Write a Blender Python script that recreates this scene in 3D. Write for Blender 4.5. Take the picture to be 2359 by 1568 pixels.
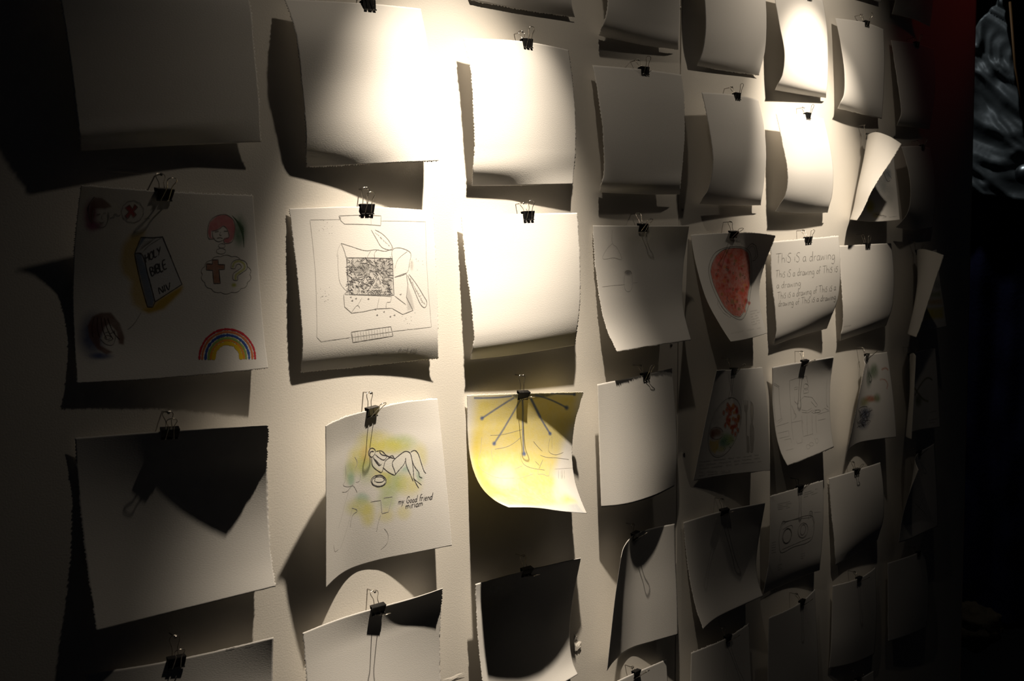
import bpy, math, random
import numpy as np
from mathutils import Vector, noise

# ---------------------------------------------------------------- clean
for o in list(bpy.data.objects): bpy.data.objects.remove(o, do_unlink=True)
scn = bpy.context.scene
col = scn.collection

# ---------------------------------------------------------------- camera
cam_d = bpy.data.cameras.new('camera'); cam = bpy.data.objects.new('camera', cam_d); col.objects.link(cam)
cam_d.sensor_fit = 'HORIZONTAL'; cam_d.sensor_width = 23.5; cam_d.lens = 21.02
cam_d.clip_start = .01; cam_d.clip_end = 60
cam.location = (-0.94869, -1.00072, -0.13491)
cam.rotation_mode = 'XYZ'
cam.rotation_euler = (math.pi / 2 - .04728, 0, -.755722)
cam_d.dof.use_dof = True; cam_d.dof.focus_distance = 1.42; cam_d.dof.aperture_fstop = 7.1
scn.camera = cam

# ---------------------------------------------------------------- world, lights, exposure
w = bpy.data.worlds.new('world'); scn.world = w; w.use_nodes = True
bg = w.node_tree.nodes['Background']; bg.inputs[0].default_value = (.55, .6, .75, 1); bg.inputs[1].default_value = .0025
vs = scn.view_settings
vs.view_transform = 'Standard'; vs.look = 'None'; vs.gamma = 1; vs.use_curve_mapping = False; vs.exposure = 0.0

def spot(name, loc, aim, power, size, blend, colour, radius):
    l = bpy.data.lights.new(name, 'SPOT'); l.energy = power; l.spot_size = math.radians(size); l.spot_blend = blend
    l.color = colour; l.shadow_soft_size = radius
    o = bpy.data.objects.new(name, l); col.objects.link(o); o.location = loc
    o.rotation_euler = (Vector(aim) - Vector(loc)).to_track_quat('-Z', 'Y').to_euler()
    return o
WARM = (1, .85, .66)
def gallery_lamp(loc, beams):
    # one reflector lamp: hot core, beam and the weak wide field around it
    for name, aim, power, size in beams: spot('gallery_spot_' + name, loc, aim, power, size, 1.0, WARM, .013)
gallery_lamp((-.17, -.36, .73), (('beam', (-.09, 0, -.22), 80, 44), ('low_beam', (-.12, 0, -.60), 56, 42), ('field', (-.05, 0, -.1), 3.6, 100)))
gallery_lamp((.75, -.38, .70), (('beam', (.84, 0, .15), 44, 47), ('field', (.76, 0, .42), 5.5, 104)))
spot('red_spot_light', (1.95, -.55, 1.35), (1.62, 0, .74), .8, 40, 1.0, (1, .05, .02), .05)
spot('back_spot_light', (1.98, .5, 1.5), (2.5, .2, .35), 9, 55, 1.0, (.85, .95, 1), .05)

# ---------------------------------------------------------------- helpers
R = random.Random(7)
def tag(o, label=None, cat=None, group=None, kind=None):
    if label: o['label'] = label
    if cat: o['category'] = cat
    if group: o['group'] = group
    if kind: o['kind'] = kind
    return o
def mesh(name, verts, faces, mats, parent=None, smooth=False, midx=None):
    m = bpy.data.meshes.new(name); m.from_pydata([tuple(v) for v in verts], [], faces)
    for k in (mats if isinstance(mats, (list, tuple)) else [mats]): m.materials.append(k)
    if midx is not None: m.polygons.foreach_set('material_index', midx)
    if smooth: m.polygons.foreach_set('use_smooth', [True] * len(m.polygons))
    m.update()
    o = bpy.data.objects.new(name, m); col.objects.link(o)
    if parent: o.parent = parent
    return o
def empty(name, loc):
    o = bpy.data.objects.new(name, None); o.empty_display_size = .02; col.objects.link(o); o.location = loc
    return o
class MB:
    def __init__(s): s.v = []; s.f = []
    def box(s, x0, x1, y0, y1, z0, z1):
        b = len(s.v)
        s.v += [(x, y, z) for z in (z0, z1) for x, y in ((x0, y0), (x1, y0), (x1, y1), (x0, y1))]
        s.f += [tuple(b + i for i in q) for q in ((3, 2, 1, 0), (4, 5, 6, 7), (0, 1, 5, 4), (1, 2, 6, 5), (2, 3, 7, 6), (3, 0, 4, 7))]
    def tube(s, pts, r, n=8, closed=False):
        pts = [Vector(p) for p in pts]; b = len(s.v); up = None; m = len(pts)
        for i, p in enumerate(pts):
            d = (pts[min(i + 1, m - 1)] - pts[max(i - 1, 0)]).normalized()
            if up is None: up = d.orthogonal().normalized()
            up = (up - d * up.dot(d)).normalized(); q = d.cross(up)
            for k in range(n):
                a = 2 * math.pi * k / n; s.v.append(tuple(p + up * (r * math.cos(a)) + q * (r * math.sin(a))))
        for i in range(m - 1):
            for k in range(n):
                a, c = b + i * n + k, b + i * n + (k + 1) % n; s.f.append((a, c, c + n, a + n))
        s.f.append(tuple(b + k for k in reversed(range(n)))); s.f.append(tuple(b + (m - 1) * n + k for k in range(n)))
    def lathe(s, prof, org, axis, n=12):
        org = Vector(org); ax = Vector(axis).normalized(); u = ax.orthogonal().normalized(); q = ax.cross(u); b = len(s.v); m = len(prof)
        for h, r in prof:
            for k in range(n):
                a = 2 * math.pi * k / n; s.v.append(tuple(org + ax * h + u * (r * math.cos(a)) + q * (r * math.sin(a))))
        for i in range(m - 1):
            for k in range(n):
                a, c = b + i * n + k, b + i * n + (k + 1) % n; s.f.append((a, c, c + n, a + n))
        s.f.append(tuple(b + k for k in reversed(range(n)))); s.f.append(tuple(b + (m - 1) * n + k for k in range(n)))
    def build(s, name, mat, parent=None, smooth=False): return mesh(name, s.v, s.f, mat, parent, smooth)

# ---------------------------------------------------------------- materials
def material(name, colour, rough=.6, metal=0., spec=.3, bump=None, vary=0.):
    m = bpy.data.materials.new(name); m.use_nodes = True; nt = m.node_tree; b = nt.nodes['Principled BSDF']
    b.inputs['Base Color'].default_value = (*colour, 1); b.inputs['Roughness'].default_value = rough
    b.inputs['Metallic'].default_value = metal; b.inputs['Specular IOR Level'].default_value = spec
    tc = nt.nodes.new('ShaderNodeTexCoord')
    if bump:
        coord, scale, detail, strength, dist, stretch = bump
        mp = nt.nodes.new('ShaderNodeMapping'); mp.inputs['Scale'].default_value = stretch
        n = nt.nodes.new('ShaderNodeTexNoise'); n.inputs['Scale'].default_value = scale; n.inputs['Detail'].default_value = detail
        bp = nt.nodes.new('ShaderNodeBump'); bp.inputs['Strength'].default_value = strength; bp.inputs['Distance'].default_value = dist
        nt.links.new(tc.outputs[coord], mp.inputs[0]); nt.links.new(mp.outputs[0], n.inputs['Vector'])
        nt.links.new(n.outputs['Fac'], bp.inputs['Height']); nt.links.new(bp.outputs[0], b.inputs['Normal'])
    n2 = nt.nodes.new('ShaderNodeTexNoise'); n2.inputs['Scale'].default_value = 9; n2.inputs['Detail'].default_value = 3
    nt.links.new(tc.outputs['Object'], n2.inputs['Vector'])
    mx = nt.nodes.new('ShaderNodeMix'); mx.data_type = 'RGBA'
    mx.inputs['A'].default_value = (*[c * (1 - vary) for c in colour], 1); mx.inputs['B'].default_value = (*[min(1, c * (1 + vary)) for c in colour], 1)
    nt.links.new(n2.outputs['Fac'], mx.inputs['Factor']); nt.links.new(mx.outputs['Result'], b.inputs['Base Color'])
    return m
PAPER = (.80, .785, .765)
M_wall = material('painted_board', (.78, .75, .70), .75, 0, .15, ('Object', 480, 2, .3, .0006, (1, 1, 1)), .03)
M_edge = material('board_edge', (.62, .5, .42), .7)
M_paper = material('watercolour_paper', PAPER, .85, 0, .12, ('UV', 210, 3, .3, .0005, (.4, 1, 1)), .012)
M_draw = material('drawn_paper', PAPER, .85, 0, .12, ('UV', 210, 3, .3, .0005, (.4, 1, 1)), .012)
nt = M_draw.node_tree; at_ = nt.nodes.new('ShaderNodeVertexColor'); at_.layer_name = 'paint'
nt.links.new(at_.outputs['Color'], nt.nodes['Principled BSDF'].inputs['Base Color'])
M_black = material('black_enamel', (.012, .012, .013), .28, 0, .5, None, .1)
M_wire = material('nickel_wire', (.62, .58, .52), .22, 1., .5, None, .05)
M_nail = material('steel_nail', (.42, .40, .38), .3, 1., .5, None, .1)
M_line = {k: material(n, c, .8, 0, .1) for k, n, c in (('d', 'dark_pencil', (.09, .085, .09)), ('p', 'pencil', (.30, .29, .28)), ('f', 'faint_pencil', (.53, .52, .505)), ('g', 'green_pencil', (.10, .17, .10)), ('r', 'red_pencil', (.34, .06, .04)), ('b', 'brown_pencil', (.10, .05, .035)), ('1', 'rainbow_red', (.60, .05, .07)), ('2', 'rainbow_orange', (.70, .22, .10)), ('3', 'rainbow_blue', (.05, .11, .40)), ('4', 'rainbow_green', (.30, .44, .13)), ('5', 'rainbow_amber', (.70, .30, .05)), ('6', 'rainbow_yellow', (.70, .48, .03)))}
LK = list('dpfgrb123456')
M_foil = material('crumpled_plastic', (.13, .14, .14), .5, 0, .6, ('Object', 14, 3, .35, .01, (1, 1, 1)), .45)
M_blue = material('blue_cloth', (.022, .022, .075), .8, 0, .2, ('Object', 60, 3, .5, .004, (1, 1, 1)), .5)
M_dark = material('dark_room', (.03, .028, .027), .9)
M_cord = material('orange_cord', (.25, .12, .04), .6)
M_chrome = material('silver_ball', (.6, .62, .62), .35, 1.)
M_brown = material('brown_bundle', (.16, .11, .06), .8, 0, .2, ('Object', 40, 3, .6, .01, (1, 1, 1)), .4)

# ---------------------------------------------------------------- the setting: display board with two panels, dark room beyond
XS, XE, ZB, ZT, XL = .408, 1.768, -1.75, 1.45, -2.0
wall = tag(empty('wall_front', (0, 0, ZB)), 'off-white textured display board carrying the rows of clipped sheets', kind='structure')
def panel(x0, x1):
    b = .0012; v = []; f = []
    loops = [(0., 0.), ]
    m = MB(); m.box(x0, x1, .0015, .03, ZB, ZT)
    # bevelled front face
    o = len(m.v)
    for e, y in ((0., .0015), (b, 0.)):
        m.v += [(x0 + e, y, ZB), (x1 - e, y, ZB), (x1 - e, y, ZT), (x0 + e, y, ZT)]
    for k in range(4): m.f.append((o + k, o + (k + 1) % 4, o + 4 + (k + 1) % 4, o + 4 + k))
    m.f.append((o + 4, o + 5, o + 6, o + 7))
    ob = m.build('panel', M_wall); ob.parent = wall; ob.matrix_parent_inverse = wall.matrix_world.inverted(); ob.location = (0, 0, -ZB)
    return ob
panel(XL, XS - .0007); panel(XS + .0007, XE)
m = MB(); m.box(XE, XE + .004, -.0005, .03, ZB, ZT); tag(m.build('trim_1', M_edge), 'thin pale edge strip down the right end of the board', kind='structure')
m = MB(); m.box(XL, 5, -3, 6, -1.8, -1.75); tag(m.build('floor', M_dark), 'dark floor below the board', kind='structure')
m = MB(); m.box(4.2, 4.3, -3, 6, -1.75, 3); tag(m.build('wall_back', M_dark), 'dark far wall of the room beyond the board', kind='structure')

# ---------------------------------------------------------------- sheets
def spline(P, n):
    P = np.asarray(P, float); m = len(P)
    t = np.concatenate([[0], np.cumsum(np.linalg.norm(np.diff(P, axis=0), axis=1) ** .5)]); T = np.zeros_like(P)
    for i in range(m):
        if i == 0: T[i] = (P[1] - P[0]) / (t[1] - t[0])
        elif i == m - 1: T[i] = (P[-1] - P[-2]) / (t[-1] - t[-2])
        else:
            a = (P[i] - P[i - 1]) / (t[i] - t[i - 1]); b = (P[i + 1] - P[i]) / (t[i + 1] - t[i]); h0, h1 = t[i] - t[i - 1], t[i + 1] - t[i]
            T[i] = (a * h1 + b * h0) / (h0 + h1)
    if m > 2:
        T[0] = 1.5 * (P[1] - P[0]) / (t[1] - t[0]) - .5 * T[1]; T[-1] = 1.5 * (P[-1] - P[-2]) / (t[-1] - t[-2]) - .5 * T[-2]
    q = np.linspace(0, t[-1], 8 * max(n, 20)); i = np.clip(np.searchsorted(t, q, side='right') - 1, 0, m - 2)
    h = (t[i + 1] - t[i]); s = ((q - t[i]) / h)[:, None]; h = h[:, None]
    X = (2 * s**3 - 3 * s**2 + 1) * P[i] + (s**3 - 2 * s**2 + s) * h * T[i] + (-2 * s**3 + 3 * s**2) * P[i + 1] + (s**3 - s**2) * h * T[i + 1]
    l = np.concatenate([[0], np.cumsum(np.linalg.norm(np.diff(X, axis=0), axis=1))]); k = np.linspace(0, l[-1], n)
    return np.stack([np.interp(k, l, X[:, j]) for j in range(P.shape[1])], 1)
def vnoise(u, v, cells, seed):
    r = np.random.default_rng(seed); g = r.random((cells + 2, cells + 2)); x, y = u * cells, v * cells
    i, j = np.clip(x.astype(int), 0, cells), np.clip(y.astype(int), 0, cells); fx, fy = x - i, y - j
    fx, fy = fx * fx * (3 - 2 * fx), fy * fy * (3 - 2 * fy)
    return (g[j, i] * (1 - fx) + g[j, i + 1] * fx) * (1 - fy) + (g[j + 1, i] * (1 - fx) + g[j + 1, i + 1] * fx) * fy
def seg_dist(u, v, P):
    d = np.full(u.shape, 9.)
    for (a, b), (c, e) in zip(P[:-1], P[1:]):
        dx, dy = c - a, e - b; L = dx * dx + dy * dy + 1e-12
        t = np.clip(((u - a) * dx + (v - b) * dy) / L, 0, 1); d = np.minimum(d, np.hypot(u - a - t * dx, v - b - t * dy))
    return d
def inside(u, v, P):
    r = np.zeros(u.shape, bool); n = len(P)
    for i in range(n):
        (a, b), (c, e) = P[i], P[(i + 1) % n]
        if b == e: continue
        r ^= ((b > v) != (e > v)) & (u < (c - a) * (v - b) / (e - b) + a)
    return r
def paint(N, washes, seed):
    u, v = np.meshgrid(np.linspace(0, 1, N), np.linspace(0, 1, N)); C = np.ones((N, N, 3)) * np.array(PAPER)
    for i, (kind, P, rgb, a, soft, tex) in enumerate(washes):
        P = [(x / 1000, y / 1000) for x, y in P]; soft /= 1000; a /= 100; tex /= 100
        if kind == 'P':
            d = seg_dist(u, v, P + P[:1]); d = np.where(inside(u, v, P), d, -d); al = np.clip(.5 + d / (2 * max(soft, .004)), 0, 1); al = al * al * (3 - 2 * al)
        elif kind == 'S':
            q = spline(P, 24) if len(P) > 2 else P
            d = seg_dist(u, v, [tuple(k) for k in q]); al = np.clip((soft * .62 - d) / max(soft * .35, .003), 0, 1)
        else:
            (cx, cy), (ax, ay), (bx, by) = P; A = np.array([[ax - cx, bx - cx], [ay - cy, by - cy]]); I = np.linalg.pinv(A)
            p, q = I[0, 0] * (u - cx) + I[0, 1] * (v - cy), I[1, 0] * (u - cx) + I[1, 1] * (v - cy)
            al = np.clip(1.3 - np.sqrt(p * p + q * q), 0, 1); al = al * al * (3 - 2 * al); a = min(1, a * 1.25)
        if tex: al = al * np.clip(1 - tex * .9 * (vnoise(u, v, 60, seed + i) * .5 + vnoise(u, v, 14, seed + 50 + i) * .5), 0, 1)
        al = (al * a)[..., None]; C = C * (1 - al) + np.array(rgb) / 1000 * al
    return C
GRIDS = {}
def make_sheet(key, pts, ragged, washes, lines, N, label, group):
    top, right, bot, left = [np.array([(x / 1e4, -d / 1e4, z / 1e4) for x, d, z in e]) for e in pts]
    r = np.random.default_rng(abs(hash(('s', 3))) % 7 + int(''.join(str(ord(c)) for c in key)))
    T, Rr, B, L = spline(top, N), spline(right, N), spline(bot, N), spline(left, N)
    u = np.linspace(0, 1, N)[None, :, None]; v = np.linspace(0, 1, N)[:, None, None]
    g = (1 - v) * T[None] + v * B[None] + (1 - u) * L[:, None] + u * Rr[:, None] - ((1 - u) * (1 - v) * T[0] + u * (1 - v) * T[-1] + (1 - u) * v * B[0] + u * v * B[-1])
    GRIDS[key] = g.copy()
    # torn and perforated edges: each edge vertex is pushed a little in or out within the sheet
    step = .208 / N
    for side, (e, inn) in {'t': (g[0], g[1]), 'b': (g[-1], g[-2]), 'l': (g[:, 0], g[:, 1]), 'r': (g[:, -1], g[:, -2])}.items():
        dirv = e - inn; dirv /= np.linalg.norm(dirv, axis=1)[:, None] + 1e-9
        a = .0013 if side in ragged else .0003
        amp = r.uniform(-1, 1, N) * a * .6 + (np.arange(N) % 2 * 2 - 1) * a * .5 * (side in ragged) + a * .5 * np.interp(np.arange(N), np.linspace(0, N, 14), r.uniform(-1, 1, 14))
        amp = np.clip(amp, -step * .7, .002); amp[:2] = 0; amp[-2:] = 0
        e += dirv * amp[:, None]
    V = g.reshape(-1, 3); base = V[(N // 2)].copy(); base[1] = V[:, 1].max()
    idx = np.arange(N * N).reshape(N, N); F = np.stack([idx[:-1, :-1], idx[1:, :-1], idx[1:, 1:], idx[:-1, 1:]], -1).reshape(-1, 4)
    me = bpy.data.meshes.new('paper_sheet'); me.vertices.add(N * N); me.vertices.foreach_set('co', (V - base).ravel())
    me.loops.add(F.size); me.loops.foreach_set('vertex_index', F.ravel()); me.polygons.add(len(F))
    me.polygons.foreach_set('loop_start', np.arange(0, F.size, 4)); me.polygons.foreach_set('use_smooth', np.ones(len(F), bool)); me.update(calc_edges=True)
    uvl = me.uv_layers.new(name='UVMap'); uu, vv = np.meshgrid(np.linspace(0, 1, N), np.linspace(1, 0, N)); UV = np.stack([uu, vv], -1).reshape(-1, 2)
    uvl.data.foreach_set('uv', UV[F.ravel()].ravel())
    if washes:
        C = paint(N, washes, 11); ca = me.color_attributes.new('paint', 'FLOAT_COLOR', 'POINT')
        ca.data.foreach_set('color', np.concatenate([C.reshape(-1, 3), np.ones((N * N, 1))], 1).ravel())
    me.materials.append(M_draw if washes else M_paper)
    o = bpy.data.objects.new('paper_sheet', me); col.objects.link(o); o.location = base
    md = o.modifiers.new('thickness', 'SOLIDIFY'); md.thickness = .00045; md.offset = -1
    tag(o, label, 'paper sheet', group)
    if lines:
        g0 = g - base; nrm = np.cross(np.gradient(g0, axis=0), np.gradient(g0, axis=1)); nrm /= np.linalg.norm(nrm, axis=2)[..., None]
        if nrm[N // 2, N // 2, 1] > 0 and key not in ('71', '82'): nrm = -nrm
        if key in ('71', '82') and nrm[N // 2, int(N * .85), 1] > 0: nrm = -nrm
        def samp(A, q):
            x, y = np.clip(q[:, 0], 0, .9999) * (N - 1), np.clip(q[:, 1], 0, .9999) * (N - 1); i, j = x.astype(int), y.astype(int); fx, fy = (x - i)[:, None], (y - j)[:, None]
            return (A[j, i] * (1 - fx) + A[j, i + 1] * fx) * (1 - fy) + (A[j + 1, i] * (1 - fx) + A[j + 1, i + 1] * fx) * fy
        VV, FF, MI = [], [], []
        for code, wd, sm, P in lines:
            P = np.array(P, float) / 1000
            keep = np.concatenate([[True], np.linalg.norm(np.diff(P, axis=0), axis=1) > 1e-4]); P = P[keep]
            if len(P) < 2: continue
            Ln = np.linalg.norm(np.diff(P, axis=0), axis=1).sum(); n = max(2, int(Ln / .006) + 2)
            if sm and len(P) > 2: Q = spline(P, max(n, len(P) + 2))
            else:
                Q = []
                for a, b in zip(P[:-1], P[1:]):
                    k = max(1, int(np.linalg.norm(b - a) / .014)); Q += [a + (b - a) * i / k for i in range(k)]
                Q = np.array(Q + [P[-1]])
            X = samp(g0, Q); Nn = samp(nrm, Q); tg = np.gradient(X, axis=0); sd = np.cross(Nn, tg); sd /= np.linalg.norm(sd, axis=1)[:, None] + 1e-12
            hw = wd / 10000 * .5 * (.78 if code not in '123456' else 1) * np.clip(1 + r.normal(0, .18, len(X)), .6, 1.4); 
            if len(X) > 3: hw[0] *= .5; hw[-1] *= .5
            b = len(VV); X = X + Nn * .00018
            for k in range(len(X)): VV += [X[k] - sd[k] * hw[k], X[k] + sd[k] * hw[k]]
            for k in range(len(X) - 1): FF.append((b + 2 * k, b + 2 * k + 1, b + 2 * k + 3, b + 2 * k + 2)); MI.append(LK.index(code))
        if FF: mesh('drawn_lines', VV, FF, [M_line[k] for k in LK], o, False, MI)
    return o

# ---------------------------------------------------------------- binder clips and nails
BODY = None
def clip_body_mesh():
    W2 = .0098; m = MB(); th = .0005
    # folded sheet: front wall, spine, rear wall as one bent band
    prof = [(.0010, -.0085), (.0024, -.004), (.0044, .0028), (.0040, .0036), (-.0040, .0036), (-.0044, .0028), (-.0024, -.004), (-.0010, -.0085)]
    inn = [(.0005, -.0085), (.0019, -.004), (.0039, .0026), (.0037, .0031), (-.0037, .0031), (-.0039, .0026), (-.0019, -.004), (-.0005, -.0085)]
    n = len(prof); xs = (-W2, -W2 * .33, W2 * .33, W2)
    for x in xs: m.v += [(x * (1 - .10 * max(0, -z / .0085)), y, z) for y, z in prof] + [(x * (1 - .10 * max(0, -z / .0085)), y, z) for y, z in inn]
    for i in range(3):
        a, b = i * 2 * n, (i + 1) * 2 * n
        for k in range(n - 1):
            m.f.append((a + k, a + k + 1, b + k + 1, b + k)); m.f.append((a + n + k, b + n + k, b + n + k + 1, a + n + k + 1))
        m.f.append((a, b, b + n, a + n)); m.f.append((a + n - 1, a + 2 * n - 1, b + 2 * n - 1, b + n - 1))
    for a, fl in ((0, 0), (6 * n, 1)):
        for k in range(n - 1):
            q = (a + k, a + n + k, a + n + k + 1, a + k + 1); m.f.append(q if not fl else q[::-1])
    # rolled lips that hold the handle ends
    for s in (-1, 1):
        for x0, x1 in ((-.0090, -.0050), (-.0026, .0026), (.0050, .0090)):
            m.tube([(x0, s * .0017, -.0090), (x1, s * .0017, -.0090)], .0009, 8)
    return m
def handle_pts(lip, mid, apex, xax):
    # wire loop: up one arm, round the eye, down the other
    lip, mid, apex, xax = Vector(lip), Vector(mid), Vector(apex), Vector(xax)
    def along(t):
        if t < .42: return lip.lerp(mid, t / .42)
        return mid.lerp(apex, (t - .42) / .58)
    half = [(0, .0068), (0, .0046), (.08, .0042), (.35, .0034), (.55, .0029), (.64, .0031), (.74, .0043), (.84, .0054), (.91, .0054), (.965, .0042), (.99, .0024), (1, 0)]
    L = [along(t) - xax * x for t, x in half]; Rr = [along(t) + xax * x for t, x in half[:-1]][::-1]
    P = L + Rr; out = [P[0]]
    q = spline([tuple(p) for p in P[1:-1]], 44)
    return [P[0]] + [Vector(k) for k in q] + [P[-1]]
CLIPS = []
body_me = None
def make_clip(key, uc, nail, tilt, short):
    global body_me
    g = GRIDS[key]; N = g.shape[0]; i = min(max(uc * (N - 1), 1), N - 2); i0 = int(i)
    org = Vector(g[0, i0] * (1 - i + i0) + g[0, i0 + 1] * (i - i0))
    k = max(2, int(N * .035)); a, b = max(0, i0 - k), min(N - 1, i0 + k + 1)
    x = Vector(g[0, b] - g[0, a]).normalized()
    if key in ('71', '82', '83', '84', '73'): x = Vector(g[0, b] - g[0, i0]).normalized()
    if x.x < 0: x = -x
    dn = Vector(g[int(N * .07), i0] - g[0, i0]).normalized(); up = -(dn - x * dn.dot(x)).normalized(); y = up.cross(x).normalized()   # y: into the wall
    if y.y < 0: y = -y
    F = -y
    nail = Vector(nail)
    root = empty('binder_clip', org)
    P = lambda lx, ly, lz: x * lx + F * ly + up * lz
    if body_me is None: body_me = clip_body_mesh()
    mesh('clip_body', [P(*q) for q in body_me.v], body_me.f, M_black, root)
    # rear handle hangs on the nail
    apex = nail + Vector((0, .0035, .0014)) - org
    m = MB(); m.tube(handle_pts(P(0, -.0019, -.0090), P(0, -.0050, .0034), apex, x), .00052, 8); m.build('wire_handle', M_wire, root, True)
    # front handle
    a = math.radians(tilt); lip = P(0, .0019, -.0090); d = up * math.cos(a) + F * math.sin(a)
    m = MB(); m.tube(handle_pts(lip, lip + d * .0122, lip + d * .029, x), .00052, 8); m.build('wire_handle', M_wire, root, True)
    tag(root, 'black binder clip gripping ' + short, 'binder clip', 'binder clips holding the sheets')
    # nail
    m = MB(); m.lathe([(-.004, .0002), (0, .00075), (nail.y * -1 - .001, .00075), (nail.y * -1 - .0008, .0017), (nail.y * -1 - .0002, .0018), (nail.y * -1 + .0004, .0012), (nail.y * -1 + .0006, .0003)], (0, 0, 0), (0, -1, 0))
    n = m.build('nail', M_nail, None, False); n.location = (nail.x, 0, nail.z)
    tag(n, 'steel nail behind the clip of ' + short, 'nail', 'nails along the rows')

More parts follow.
